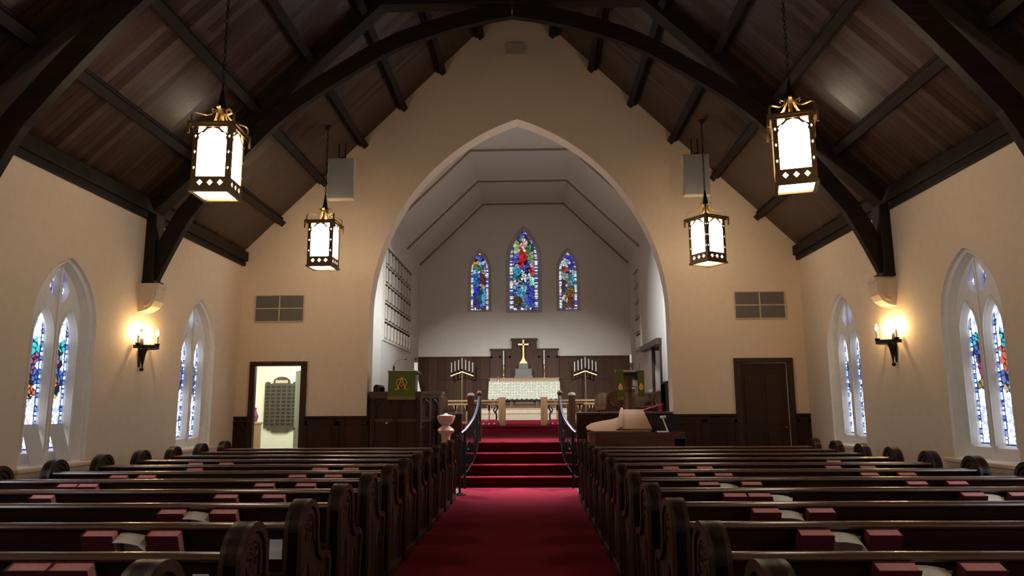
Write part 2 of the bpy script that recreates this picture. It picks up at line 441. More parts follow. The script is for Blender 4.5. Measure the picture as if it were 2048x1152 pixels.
figsA = [(0.0, 0.715, 0.5, 0.06, (0.04, 0.72, 0.8)), (-0.1, 0.595, 0.5, 0.072, (0.44, 0.12, 0.36)), (0.15, 0.525, 0.45, 0.06, (0.08, 0.2, 0.72)), (-0.1, 0.455, 0.5, 0.06, (0.8, 0.2, 0.048)), (0.1, 0.395, 0.4, 0.048, (0.64, 0.48, 0.12))]
figsB = [(0.0, 0.735, 0.55, 0.048, (0.04, 0.6, 0.72)), (0.1, 0.655, 0.5, 0.06, (0.08, 0.16, 0.64)), (-0.1, 0.555, 0.5, 0.084, (0.36, 0.04, 0.2)), (0.1, 0.445, 0.5, 0.048, (0.36, 0.264, 0.08)), (0.05, 0.605, 0.3, 0.036, (0.96, 0.72, 0.64))]
figsC = [(0.0, 0.715, 0.5, 0.06, (0.08, 0.56, 0.64)), (0.0, 0.605, 0.55, 0.096, (0.76, 0.16, 0.064)), (0.0, 0.485, 0.5, 0.072, (0.12, 0.2, 0.64)), (0.1, 0.415, 0.4, 0.036, (0.48, 0.4, 0.24))]
figsD = [(0.0, 0.675, 0.6, 0.072, (0.12, 0.28, 0.24)), (0.0, 0.555, 0.6, 0.072, (0.12, 0.16, 0.48)), (0.0, 0.475, 0.6, 0.048, (0.2, 0.096, 0.24))]
def side_window(idx, s, yc, fl, fr, hopper, seed, detailed=True):
    root = estruct('window_%d' % idx, (s*W, yc, 0))
    fm = lambda u,v,w: (s*w, u, v)
    out = gothic(0, .80, 2.45, .61, 3.31)
    L1 = gothic(-.235, .95, 2.30, .175, 2.68, 10); L2 = gothic(.235, .95, 2.30, .175, 2.68, 10)
    B1 = gothic(-.235, .98, 2.30, .140, 2.62, 10); B2 = gothic(.235, .98, 2.30, .140, 2.62, 10)
    T1 = [(-.025,2.75),(-.025,3.16),(-.11,3.08),(-.20,2.94),(-.13,2.81)]; T2 = [(-u, v) for u, v in T1][::-1]
    mb = MB().slab(out, [L1, L2, T1, T2], fm, .05, .12, [B1, B2, T1, T2])
    mb.slab(out, [B1, B2, T1, T2], fm, .05, .17)
    for c in (-.235, .235):   # roll mouldings around each light
        P = gothic(c, .97, 2.30, .19, 2.70, 10)
        mb.tube([fm(u, v, .115) for u, v in P[1:] + P[:1]], .014, 6)
    mb.box(s*.105, s*.14, -.018, .018, .9, 3.2)
    obj('frame', mb, M['stone_white'], root)
    of, ob_ = gothic(0, .80, 2.45, .618, 3.316), gothic(0, .84, 2.42, .468, 3.196)
    jm = MB(); n_ = len(of); V = []
    prof = [(0,0.0),(.035,.10),(.05,.42),(.075,.50),(.10,.80),(.165,1.0)]
    for d_, q in prof: V += [fm(a_[0]+(b_[0]-a_[0])*q, a_[1]+(b_[1]-a_[1])*q, d_) for a_, b_ in zip(of, ob_)]
    jm.add(V, [(k_*n_+i, k_*n_+(i+1)%n_, (k_+1)*n_+(i+1)%n_, (k_+1)*n_+i) for k_ in range(len(prof)-1) for i in range(n_)])
    obj('jamb', jm, M['stone_white'], root, True)
    gm = lambda u, v: (s*.20, u, v)
    if detailed:
        glass('pane', root, gm, -.40, -.07, .93, 2.70, 34, 170, 150, side_colour(fl), seed, navy=True)
        glass('pane', root, gm, .07, .40, .93, 2.70, 34, 170, 150, side_colour(fr), seed+1, navy=True)
        glass('pane', root, gm, -.22, .22, 2.70, 3.20, 44, 50, 40, lambda u, v, r: np.array([(1.6,1.9,3.0),(.4,.6,1.8),(3.,3.2,3.8)][r.randint(3)])*(.6+.6*r.rand()), seed+2, .02, navy='hex')
    else:
        obj('pane', MB().box(s*.20, s*.21, -.42, .42, .93, 3.2), M['daylight'], root)
    obj('sill', MB().box(-s*.09, s*.17, -.72, .72, .755, .80, .008).box(-s*.06, s*.0, -.68, .68, .70, .755).box(-s*.03, s*.0, -.66, .66, .58, .70), M['plaster'], root)
    if hopper:
        for c in (-.235, .235):
            d = Vector((s*.15, 0, .45)).normalized()
            o = obj('vent_panel', MB().obox((s*.10, c, 1.05), (0,1,0), d, Vector((0,1,0)).cross(d), .27, .48, .012), M['vent_panel'], root)
    return root
side_window(1, -1, WIN_Y[2], figsA, figsA[::-1], True, 11)
side_window(2, -1, WIN_Y[3], figsD, figsD, False, 21)
side_window(3, 1, WIN_Y[2], figsC, figsB, False, 31)
side_window(4, 1, WIN_Y[3], figsD, figsD, False, 41)
k = 5
for s in (-1, 1):
    for y in WIN_Y[:2]:
        side_window(k, s, y, None, None, False, 0, False); k += 1

# ------------------------------------------------------------------ rear wall, gable (arch) wall
mb = MB().slab([(-W-.3,-.1),(W+.3,-.1),(W+.3,roofz(W+.3)),(0,10.2),(-W-.3,roofz(W+.3))], [], lambda u,v,w: (u, YR-w, v), .2)
struct('wall_rear', mb, M['plaster'])
ARCH = gothic(0, -.1, 3.2, 2.92, 7.23, 28)
ARCHI = gothic(0, -.1, 3.2, 2.86, 7.16, 28)
# base cut line at z=-.1 would split the plate: build it as one outline that walks round the arch
def gable():
    a = ARCH; foot_l, foot_r, curve = a[0], a[1], a[2:]
    outer = [(-W-.05,-.1), foot_l] + curve[::-1] + [foot_r, (W+.05,-.1), (W+.05, roofz(W)+.02), (0, 9.99), (-W-.05, roofz(W)+.02)]
    doors = [rect(-5.10, -4.21, .02, 2.26), rect(4.21, 5.10, .02, 2.26)]
    return outer, doors
go, gd = gable()
mb = MB().slab(go, gd, lambda u,v,w: (u, YA+w, v), AT, 0, [rect(-5.42, -4.19, .02, 2.40), gd[1]])
struct('wall_front', mb, M['plaster'])
tag(obj('cover_plate', MB().box(-.19, .19, -.02, 0, 0, .27, .004).box(-.17, .17, -.026, -.018, .02, .25), M['wallbeige']), 'square beige cover plate high under the roof peak', 'plate', loc=(-.02,YA,8.62))

# ------------------------------------------------------------------ chancel shell
def cwall(name, s, holes, back):
    mb = MB().slab(rect(YA+AT, YB+.2, -.1, 8.9), holes, lambda u,v,w: (s*(CX+w), u, v), .55, 0, back)
    return struct(name, mb, M['plaster_chancel'])
hid = rect(14.75, 18.7, 1.5, 5.5); hidb = rect(14.75, 16.9, 1.9, 5.1); dw = rect(19.2, 20.6, ZC, 3.10)
cwall('wall_chancel_left', -1, [hid], [hidb]); cwall('wall_chancel_right', 1, [hid, dw], [hidb, dw])
BW = [(-1.55, .41, .32, 4.72, 6.15, 6.98, 4.80, 6.13, 6.84), (0, .64, .51, 4.68, 6.50, 7.80, 4.79, 6.48, 7.66), (1.55, .41, .32, 4.72, 6.15, 6.98, 4.80, 6.13, 6.84)]
hs = [gothic(c, z0, zs, hw, za) for c,hw,gw,z0,zs,za,g0,gs,ga in BW]; hb = [gothic(c, g0, gs, gw, ga) for c,hw,gw,z0,zs,za,g0,gs,ga in BW]
mb = MB().slab(rect(-CX-.3, CX+.3, -.1, 9.0), hs, lambda u,v,w: (u, YB+w, v), .18, 0, hb)
struct('wall_back', mb, M['plaster_chancel'])
for i, s in enumerate((-1, 1)):
    w = estruct('window_%d' % (12+i), (s*(CX+.2), 15.82, 3.5))
    obj('pane', MB().box(s*.34, s*.36, -.98, 1.0, -1.62, 1.62), M['daylight_big'], w)
    mb = MB()
    for u in (-.93, 0, .93): mb.box(s*.27, s*.33, u-.03, u+.03, -1.58, 1.58)
    for v in (-1.55, -.5, .5, 1.55): mb.box(s*.27, s*.33, -.95, .95, v-.03, v+.03)
    obj('frame', mb, M['white'], w)
# back windows
def back_colour(kind):
    def f(u, v, rng):
        j = .6+.8*rng.rand()
        if abs(u) > .74 or v > .95 or v < .02:
            return np.array([(.9,.95,1.0),(.05,.08,.45),(.55,.5,.4)][rng.randint(3)])*1.1
        pal = {'c': [(0,.955,.35,.03,(.02,.05,.6)),(0,.83,.22,.06,(.75,.5,.42)),(0,.75,.14,.03,(.8,.6,.45)),(-.1,.66,.36,.12,(.55,.01,.012)),(.35,.72,.22,.06,(.10,.22,.08)),(-.5,.78,.22,.08,(.35,.5,.2)),(-.55,.66,.22,.07,(.10,.1,.5)),(.6,.68,.2,.08,(.18,.25,.10)),(0,.52,.4,.025,(.05,.08,.5)),(0,.43,.17,.07,(.85,1.0,1.05)),(-.5,.56,.16,.035,(.6,.5,.45)),(.5,.55,.16,.035,(.6,.4,.35)),(-.5,.45,.3,.07,(.02,.28,.42)),(.6,.48,.22,.05,(.5,.06,.06)),(.45,.40,.25,.04,(.5,.75,.75)),(-.48,.35,.22,.035,(.6,.45,.4)),(.5,.34,.25,.05,(.3,.7,.6)),(-.45,.24,.32,.08,(.08,.32,.62)),(.45,.2,.36,.15,(.05,.07,.5)),(0,.28,.25,.05,(.2,.5,.6)),(0,.1,.2,.1,(.12,.25,.4)),(-.5,.08,.4,.1,(.09,.045,.012))],
               'l': [(0,.93,.4,.05,(.08,.12,.6)),(.3,.82,.35,.05,(.45,.55,.9)),(-.5,.85,.3,.07,(.5,.25,.05)),(-.1,.74,.4,.07,(.06,.28,.12)),(.5,.78,.3,.06,(.08,.1,.5)),(-.45,.66,.35,.05,(.35,.5,.65)),(.45,.66,.25,.04,(.5,.3,.25)),(.45,.56,.4,.08,(.16,.03,.025)),(-.5,.5,.4,.13,(.02,.16,.5)),(-.5,.33,.35,.09,(.02,.03,.65)),(.3,.41,.25,.04,(.55,.35,.28)),(.4,.24,.3,.15,(.06,.3,.7)),(0,.25,.25,.1,(.02,.12,.08)),(-.4,.12,.5,.12,(.03,.03,.22))],
               'r': [(0,.92,.4,.05,(.05,.06,.5)),(-.1,.84,.35,.05,(.5,.45,.65)),(-.3,.78,.5,.05,(.55,.75,.75)),(.5,.78,.4,.07,(.05,.04,.3)),(-.2,.68,.4,.05,(.42,.06,.05)),(.5,.66,.3,.06,(.4,.65,.65)),(-.4,.57,.5,.06,(.25,.35,.35)),(.6,.52,.3,.1,(.04,.3,.42)),(-.6,.44,.35,.08,(.07,.03,.09)),(.1,.5,.4,.08,(.16,.20,.14)),(-.1,.42,.25,.04,(.5,.35,.3)),(.2,.3,.6,.09,(.20,.13,.035)),(.4,.13,.5,.13,(.18,.03,.02)),(-.3,.18,.3,.07,(.55,.42,.32)),(-.5,.08,.35,.08,(.05,.06,.05))]}[kind]
        best = None
        for (cu, cv, ru, rv, c) in pal:
            d = ((u-cu)/ru)**2 + ((v-cv)/rv)**2
            if d < 1.3 and (best is None or d < best[0]): best = (d, c)
        if best: return np.array(best[1])*j*.95
        return np.array([(.02,.03,.25),(.14,.2,.32),(.01,.07,.12),(.12,.09,.10),(.04,.05,.32)][rng.randint(5)])*j
    return f
for i, (c,hw,gw,z0,zs,za,g0,gs,ga) in enumerate(BW):
    w = estruct('window_%d' % (9+i), (c, YB, g0))
    glass('pane', w, lambda u, v: (u, .15, v), -gw, gw, 0, ga-g0, 60 if i == 1 else 40, 170 if i == 1 else 130, 420 if i == 1 else 230, back_colour('lcr'[i]), 60+i, .013 if i == 1 else .011, (.004,.005,.015))
    P = gothic(0, 0, gs-g0, gw, ga-g0); mb = MB().tube([(u, .10, v) for u, v in P], .018, 6, True)
    obj('frame', mb, M['reveal'], w)
    fo_, fi_ = gothic(0, z0-g0, zs-g0, hw-.004, za-g0-.004), gothic(0, .004, gs-g0, gw, ga-g0)
    nn_ = len(fo_); rv = MB().add([(u, .002, v) for u, v in fo_] + [(u, .17, v) for u, v in fi_], [(q, (q+1)%nn_, nn_+(q+1)%nn_, nn_+q) for q in range(nn_)])
    obj('reveal', rv, M['reveal'], w, True)
# ceiling of the chancel
prof = [(-CX-.05, 6.44), (-1.45, 8.64), (1.45, 8.64), (CX+.05, 6.44)]
outer = prof + [(CX+.05, 6.64), (1.5, 8.84), (-1.5, 8.84), (-CX-.05, 6.64)]
struct('ceiling_chancel', MB().prism(outer, 'y', YA+AT, YB+.1), M['plaster_chancel'])
M['rib_shade'] = plain('shaded_moulding', (.22,.16,.11), .8, var=.05)  # darker band paints the shaded underside of the ribs
M['rib'] = plain('tan_moulding', (.62,.51,.40), .7, var=.05)
for j, y in enumerate((16.6, 19.45, 22.3, 24.93)):
    pf = [(p[0], p[1]+.01) for p in prof]
    o = struct('trim_%d' % (1+j), MB().band(pf, 0, .065, 'y', y-.06, y+.06).band(pf, 0, .03, 'y', y-.09, y+.09), M['rib'])
    obj('shade_band', MB().band(pf, .065, .105, 'y', y-.04, y+.05), M['rib_shade'], o)

# ------------------------------------------------------------------ nave roof
for s, nm in ((-1, 'ceiling_left'), (1, 'ceiling_right')):
    x0, x1 = 0, s*(W+.45)
    P = [(x0, roofz(x0)), (x1, roofz(x1)), (x1, roofz(x1)+.15), (x0, roofz(x0)+.15)]
    struct(nm, MB().prism(P, 'y', YR-.1, YA+.02), M['roof'])
    # wall plate with its moulding
    mb = MB().box(s*W, s*(W-.06), YR, YA, 4.24, 4.36, .01).box(s*W, s*(W-.11), YR, YA, 4.33, 4.52, .015)
    struct('trim_%d' % (5 if s < 0 else 6), mb, M['beam_y'])
UPS = ['first', 'second', 'third', 'fourth', 'fifth', 'sixth']
sl = Vector((1, 0, -.988)).normalized(); nr = Vector((-.988, 0, -1)).normalized()   # along and inward normal, right-hand slope
PX = [4.80, 3.98, 3.18, 2.39, 1.61, .83]
for s, side in ((-1, 'left'), (1, 'right')):
    for i, x in enumerate(PX):
        a = Vector((s*sl.x, 0, sl.z)); n = Vector((s*nr.x, 0, nr.z))
        mb = MB().obox(n*.03, a, (0,1,0), n, .17, YA-YR, .07).obox(n*.11, a, (0,1,0), n, .115, YA-YR, .12)
        o = obj('roof_purlin', mb, M['beam_y'])
        tag(o, 'dark timber purlin under the %s roof slope, %s up from the wall' % (side, UPS[i]), 'beam', 'roof purlins', (s*x, (YA+YR)/2, roofz(x)))

# trusses
half = [(5.33,3.25),(5.13,3.70),(4.96,4.06),(4.84,4.28),(4.45,4.78),(4.05,5.26),(3.64,5.70),(3.30,5.99),(2.90,6.27),(2.50,6.53),(2.10,6.78),(1.70,6.98),(1.32,7.12),(.95,7.24),(.60,7.33),(.3,7.395),(0,7.44)]
def make_truss(y, label):
    t = thing('roof_truss', label, 'truss', (0, y, 3.27), 0, 'roof trusses')
    Z = 3.27
    for s in (-1, 1):
        P = [(s*u, v-Z) for u, v in half]
        w = (0, -.25) if s < 0 else (0, .25)
        obj('arched_brace', MB().band(P, w[0], w[1], 'y', -.055, .055), M['beam'], t)
        mb = MB().box(s*(W+.0), s*(W-.15), -.13, .13, 0, 1.06, .012); mb.box(s*W, s*(W-.19), -.14, .14, .0, .05, .008)
        obj('wall_post', mb, M['beam_z'], t)
        R = [(s*(W+.02), roofz(W)-Z-.30), (s*(W+.02), roofz(W)-Z), (0, roofz(0)-Z), (0, roofz(0)-Z-.32)]
        mb = MB().prism(R, 'y', -.14, .14)
        R2 = [(s*(W+.02), roofz(W)-Z-.12), (s*(W+.02), roofz(W)-Z), (0, roofz(0)-Z), (0, roofz(0)-Z-.12)]
        mb.prism(R2, 'y', -.19, .19)
        obj('principal_rafter', mb, M['beam'], t)
    obj('collar_beam', MB().box(-2.2, 2.2, -.12, .12, 7.64-Z, 7.96-Z, .01).box(-2.15, 2.15, -.15, .15, 7.90-Z, 7.98-Z), M['beam'], t)
    return t
T2 = make_truss(10.48, 'dark timber truss whose arched braces frame the gable wall')
T1 = dup(T2, (0, 6.85, 3.27), label='nearest dark timber truss, cut off by the top corners of the view')
# corbels
cp = [(0,.42),(.27,.42),(.27,.36),(.245,.34),(.25,.26),(.235,.16),(.19,.08),(.12,.03),(.06,.01),(0,0)]
def corbel(s, y, label):
    o = thing('corbel', label, 'corbel', (s*W, y, 2.85), 0 if s < 0 else PI, 'plaster corbels')
    obj('block', MB().prism(cp, 'y', -.13, .13), M['plaster'], o)
    for q in (-1, 1):   # raised scroll on each side face
        pts = [(.235,q*.135,.33),(.215,q*.135,.25),(.20,q*.135,.17),(.15,q*.135,.10),(.09,q*.135,.085),(.065,q*.135,.12),(.085,q*.135,.155),(.12,q*.135,.15)]
        obj('scroll', MB().tube(pts, .014, 8), M['plaster'], o, True)
    return o
corbel(-1, 10.44, 'white plaster scroll corbel above the left wall sconce'); corbel(1, 10.54, 'white plaster scroll corbel above the right wall sconce')

# ------------------------------------------------------------------ pews
PEW_L = 3.53                       # between the inner faces of the ends
END = [(-.165,0),(-.165,.80)] + [(-.165*math.cos(a), .80+.156*math.sin(a)) for a in [PI*i/14 for i in range(1,14)]] + [(.165,.80),(.17,.72),(.20,.655),(.27,.62),(.36,.62),(.42,.60),(.44,.55),(.43,.47),(.41,.40),(.40,.10),(.40,0)]
def make_pew(side, label):
    xc = side*(1.018+4.547)/2
    t = thing('church_pew', label, 'pew', (xc, 2.488, 0), 0, 'rows of pews')
    hl = (4.547-1.018)/2
    for e in (-1, 1):
        x = e*hl; aisle = (e == -side)
        mb = MB().prism(END, 'x', x-.026, x+.026)
        mb.box(x-.05, x+.05, -.185, .42, 0, .10, .008)
        eo = obj('pew_end', mb, M['pew_end'], t, True)
        body = END[1:]
        md = MB().band(END[:-1], 0, .040, 'x', x-.048, x+.048)
        md.band([END[0]] + END[1:17], .052, .082, 'x', x-.038, x+.038)
        obj('end_moulding', md, M['pew_end'], eo, True)
        if aisle:
            q = 1 if e > 0 else -1
            cm = MB()
            f = x + q*.028
            for k in range(4):
                a = PI/2*k + PI/4
                cy, cz = .038*math.cos(a), .80+.038*math.sin(a)
                cm.tube([(f, cy+.030*math.cos(b), cz+.030*math.sin(b)) for b in [2*PI*i/12 for i in range(12)]], .009, 6, True)
            cm.tube([(f, .0+.055*u, v) for u, v in [(-1,.14),(-1,.45),(-.8,.56),(0,.64),(.8,.56),(1,.45),(1,.14)]], .010, 6)
            cm.tube([(f, .25+.045*u, v) for u, v in [(-1,.14),(-1,.38),(-.7,.47),(0,.53),(.7,.47),(1,.38),(1,.14)]], .010, 6)
            obj('carving', cm, M['pew_end'], eo, True)
    x0, x1 = -hl+.02, hl-.02
    bd = Vector((0, -.15, .40)).normalized()
    mb = MB().obox((0, -.02, .62), (1,0,0), bd, Vector((1,0,0)).cross(bd), x1-x0, .43, .028)
    obj('backrest', mb, M['pew'], t)
    pr = [(-.118,.806),(-.07,.806),(-.052,.818),(-.05,.832),(-.064,.842),(-.09,.846),(-.115,.843),(-.133,.834),(-.136,.823),(-.13,.812)]
    obj('top_rail', MB().prism(pr, 'x', x0, x1), M['rail_wood'], t, True)
    mb = MB().box(x0, x1, .0, .43, .40, .435, .008); mb.box(x0, x1, .38, .40, .30, .40)
    obj('seat', mb, M['pew'], t)
    rk = obj('book_rack', MB().box(x0, x1, -.15, .02, .555, .572).box(x0, x1, -.152, -.138, .545, .60, .004), M['pew'], t)
    mb = MB()
    for u in (-.6, .6): mb.box(u*hl*1.0-.02, u*hl+.02, .05, .34, 0, .40)
    obj('seat_support', mb, M['pew'], t)
    return t
ORD = ['nearest', 'second', 'third', 'fourth', 'fifth', 'sixth', 'seventh', 'eighth', 'ninth', 'tenth', 'eleventh', 'frontmost']
SP = .812
for side, nm in ((-1, 'left'), (1, 'right')):
    base = None
    for k in range(12):
        if k == 0: lab = 'dark wooden pew %s of the aisle, nearest the camera, mostly below the frame' % nm
        elif k == 11: lab = 'dark wooden pew %s of the aisle, frontmost row before the chancel' % nm
        else: lab = 'dark wooden pew %s of the red aisle, %s row from the camera' % (nm, ORD[k])
        if base is None: base = make_pew(side, lab)
        else: dup(base, (base.location.x, 2.488+SP*k, 0), label=lab)

# books, booklets and cards in the racks: (x, kind) per row; 0 red book, 1 booklet, 2 small card
RACK = {-1: {1: [(-1.865,0),(-1.685,0),(-1.158,2)], 2: [(-2.05,0),(-1.703,0),(-1.877,1),(-1.121,2)], 3: [(-2.063,0),(-1.726,0),(-1.895,1)], 4: [(-3.462,0),(-2.055,0),(-1.694,0)],
             5: [(-3.79,0),(-3.612,0),(-3.47,2),(-2.062,0),(-1.703,0),(-4.30,2)], 6: [(-3.80,0),(-3.524,0),(-2.04,0),(-1.689,0)], 7: [(-3.428,0),(-2.053,0),(-1.716,0)], 8: [(-3.795,0),(-3.423,0)]},
        1: {1: [(1.726,0),(1.898,1),(2.07,0)], 2: [(1.709,0),(1.883,1),(2.057,0)], 3: [(1.712,0),(1.882,1),(2.052,0),(1.118,2)], 4: [(1.742,0),(1.922,0),(2.10,1),(3.473,0),(3.645,1),(3.815,0),(1.11,2)],
            5: [(1.745,0),(2.105,0),(1.925,1),(3.485,0),(3.821,0),(1.12,2)], 6: [(1.723,0),(2.078,0),(3.459,0),(3.811,0)], 7: [(1.73,0),(2.087,0),(3.446,0),(3.809,0)], 8: [(3.779,0)]}}
def make_book(label):
    t = thing('hymnal', label, 'book', (0,0,0), 0, 'red hymnals in the pew racks')
    ax, az = Vector((1,0,0)), Vector((0,-math.sin(.42),math.cos(.42))); ay = az.cross(ax)
    ob = lambda m_, x0, x1, y0, y1, z0, z1: m_.obox(ax*(x0+x1)/2 + ay*(y0+y1)/2 + az*((z0+z1)/2), ax, ay, az, x1-x0, y1-y0, z1-z0)
    mb = MB(); ob(mb, -.085, .085, -.031, -.027, 0, .235); ob(mb, -.085, .085, .027, .031, 0, .235); ob(mb, -.088, -.083, -.031, .031, 0, .235)
    obj('cover', mb, M['bookred'], t)
    mb = MB(); ob(mb, -.083, .081, -.027, .027, .003, .231); obj('pages', mb, M['pages'], t)
    return t
def make_booklet(label):
    prof = []
    for i in range(9):
        u = i/8; prof.append((-.085+.17*u, .205 - .0*u - .06*max(0,(u-.62)/.38)**2))
    V = []; F = []
    mb = MB()
    # a thin folded order of service that has slumped open in the rack
    P = [(-.085,.195),(-.04,.195),(.01,.188),(.05,.178),(.075,.15),(.085,.10),(.086,.02)]
    mb.band(P, 0, .003, 'y', -.045, .045)
    mb.box(-.083, .080, .042, .045, .0, .17)
    mb.v = [(x, y*math.cos(.42)-z*math.sin(.42), y*math.sin(.42)+z*math.cos(.42)) for x, y, z in mb.v]
    return tag(obj('booklet', mb, M['paper']), label, 'booklet', 'cream booklets in the pew racks')
def make_card(label):
    return tag(obj('card', MB().box(-.035, .035, -.002, .002, 0, .10).box(-.035, .035, -.006, -.002, 0, .05), M['paper2']), label, 'card', 'small cards in the pew racks')
cnt = {0: None, 1: None, 2: None}
POSN = {1: ['only'], 2: ['left', 'right']}
for side, nm in ((-1, 'left'), (1, 'right')):
    for k, L in RACK[side].items():
        for kind in (0, 1, 2):
            it = sorted(x for x, q in L if q == kind)
            for i, x in enumerate(it):
                what = {0: 'red hymnal', 1: 'cream folded booklet', 2: 'small white card'}[kind]
                row = 'in %s %s-hand pew rack from camera' % (ORD[k], nm)
                num = ['', '', 'two', 'three', 'four', 'five'][len(it)] if len(it) > 1 else ''
                if len(it) == 1: lab = '%s, the only one %s' % (what, row)
                else: lab = '%s, %s from left of %s, %s' % (what, UPS[i], num, row)
                y = 2.488+SP*k-.075; z = .588
                if kind == 1: y -= .005; z = .60
                if kind == 2: y = 2.488+SP*k-.115; z = .66
                loc = (x, y, z)
                if cnt[kind] is None:
                    cnt[kind] = [make_book, make_booklet, make_card][kind](lab); cnt[kind].location = loc
                else: o = dup(cnt[kind], loc, label=lab)

# ------------------------------------------------------------------ hanging lanterns
def make_lantern(label):
    t = thing('hanging_lantern', label, 'lantern', (0,0,0), 0, 'hanging lanterns')
    h = .22; H = .80
    # pierced side plate
    body = [(-.165,.165),(.165,.165),(.165,.60),(.15,.635),(.163,.655),(.13,.695),(.105,.69),(.06,.735),(0,.755),(-.06,.735),(-.105,.69),(-.13,.695),(-.163,.655),(-.15,.635),(-.165,.60)]
    tri1 = [(.165,.685),(.165,.755),(.075,.755),(.115,.715)]; tri2 = [(-u,v) for u,v in tri1][::-1]
    holes = [body, tri1, tri2] + [diamond(u, .095, .033, .036) for u in (-.115, 0, .115)]
    for u in (-.193, .193): holes += [diamond(u, v, .012, .020) for v in (.27, .46, .65)]
    for k in range(4):
        a = PI/2*k; ca, sa = math.cos(a), math.sin(a)
        f = lambda u,v,w: (u*ca - (-h+w)*sa, u*sa + (-h+w)*ca, v)
        obj('side_plate', MB().slab(rect(-.219,.219,0,H), holes, f, .012), M['bronze'], t)
    mb = MB()
    obj('glass', MB().box(-.202,.202,-.202,.202,.012,.79), M['lantern'], t)
    obj('bottom_rim', MB().slab(rect(-.235,.235,-.235,.235), [rect(-.19,.19,-.19,.19)], lambda u,v,w: (u,v,w), .03, -.012), M['bronze'], t)
    mb = MB()
    mb.slab(rect(-.27,.27,-.27,.27), [rect(-.19,.19,-.19,.19)], lambda u,v,w: (u,v,w), .028, H-.012)
    mb.slab(rect(-.245,.245,-.245,.245), [rect(-.2,.2,-.2,.2)], lambda u,v,w: (u,v,w), .03, H-.042)
    for sx in (-1,1):
        for sy in (-1,1): mb.box(sx*.262-.012, sx*.262+.012, sy*.262-.012, sy*.262+.012, H-.13, H+.02)
    obj('top_rim', mb, M['bronze'], t)
    mb = MB()
    for k in range(4):
        a = PI/4 + PI/2*k; c, s = math.cos(a), math.sin(a)
        P = [(.335,0),(.345,.06),(.335,.105),(.30,.125),(.24,.125),(.17,.13),(.11,.16),(.07,.21),(.045,.25)]
        mb.ribbon([(r*c, r*s, H+.015+z) for r, z in P], (-s, c, 0), .030, .008)
        a = PI/2*k; c, s = math.cos(a), math.sin(a)
        P = [(.15,.01),(.115,.035),(.08,.085),(.055,.15),(.05,.20),(.07,.245),(.105,.262),(.115,.24),(.10,.225)]
        mb.ribbon([(r*c, r*s, H+.015+z) for r, z in P], (-s, c, 0), .034, .008)
    obj('scroll_crown', mb, M['brass'], t, True)
    mb = MB().lathe([(.075,1.05),(.08,1.07),(.055,1.08),(.045,1.12),(.022,1.26),(.016,1.30),(.022,1.32),(.0,1.34)], n=8)
    for k in range(4):
        a = PI/2*k; mb.ball((.082*math.cos(a), .082*math.sin(a), 1.075), .014, 8)
    obj('cone', mb, M['iron'], t)
    mb = MB(); z = 1.33; k = 0; top = roofz(3.42) - 3.91 - .06
    while z < top:
        d = (1,0) if k % 2 else (0,1); P = []
        for q in range(10):
            b = 2*PI*q/10; P.append((d[0]*.016*math.cos(b), d[1]*.016*math.cos(b), z+.034+.034*math.sin(b)))
        mb.tube(P, .0055, 5, True); z += .056; k += 1
    obj('chain', mb, M['iron'], t)
    mb = MB().lathe([(.0,top-.03),(.03,top-.02),(.06,top+.02),(.065,top+.05)], n=12)
    obj('ceiling_cup', mb, M['iron'], t)
    return t
LN = make_lantern('lit square lantern, the nearer one hanging on the left'); LN.location = (-3.42, 8.1, 3.91); LN.rotation_euler[2] = math.radians(3)
dup(LN, (-3.44, 12.55, 3.91), math.radians(-2), 'lit square lantern hanging before the left loudspeaker')
dup(LN, (3.30, 8.1, 3.91), math.radians(-17), 'lit square lantern, the nearer one hanging on the right')
dup(LN, (3.36, 12.55, 3.91), math.radians(31), 'lit square lantern hanging before the right loudspeaker')

# ------------------------------------------------------------------ wall sconces
def make_sconce(label):
    t = thing('wall_sconce', label, 'sconce', (-W, 10.44, 2.0), 0, 'wall sconces')
    mb = MB().prism([(-.045,.30),(-.03,.12),(-.012,.05),(.012,.05),(.03,.12),(.045,.30),(.07,.36),(.05,.50),(.02,.60),(-.02,.60),(-.05,.50),(-.07,.36)], 'x', .0, .016)
    mb.ball((.05,0,.02), .030, 10); mb.lathe([(.010,.04),(.014,.09),(.030,.20),(.050,.28),(.062,.31),(.062,.33)], (.055,0,0), 8)
    obj('back_plate', mb, M['iron'], t)
    mb = MB(); P = [(.01,-.20)] + [(.02+.24*math.sin(a), -.20*math.cos(a)) for a in [PI*i/10 for i in range(1,10)]] + [(.01,.20)]
    mb.band(P, -.006, .006, 'z', .315, .365)
    mb.box(.0, .26, -.015, .015, .325, .35)
    for x, y in ((.07,-.185),(.25,0),(.07,.185)): mb.lathe([(.012,.34),(.035,.37),(.04,.39),(.034,.392)], (x,y,0), 10)
    obj('bracket', mb, M['iron'], t)
    for x, y in ((.07,-.185),(.25,0),(.07,.185)):
        c = obj('candle', MB().lathe([(.017,.39),(.017,.50),(.012,.503)], (x,y,0), 10), M['wax'], t, True)
        obj('bulb', MB().lathe([(.006,.503),(.016,.52),(.018,.54),(.012,.57),(.004,.595),(.001,.60)], (x,y,0), 10), M['bulb'], c, True)
    return t
sc = make_sconce('iron sconce with lit candle bulbs on the left wall')
o = dup(sc, (W, 10.54, 2.0), PI, 'iron sconce with lit candle bulbs on the right wall')

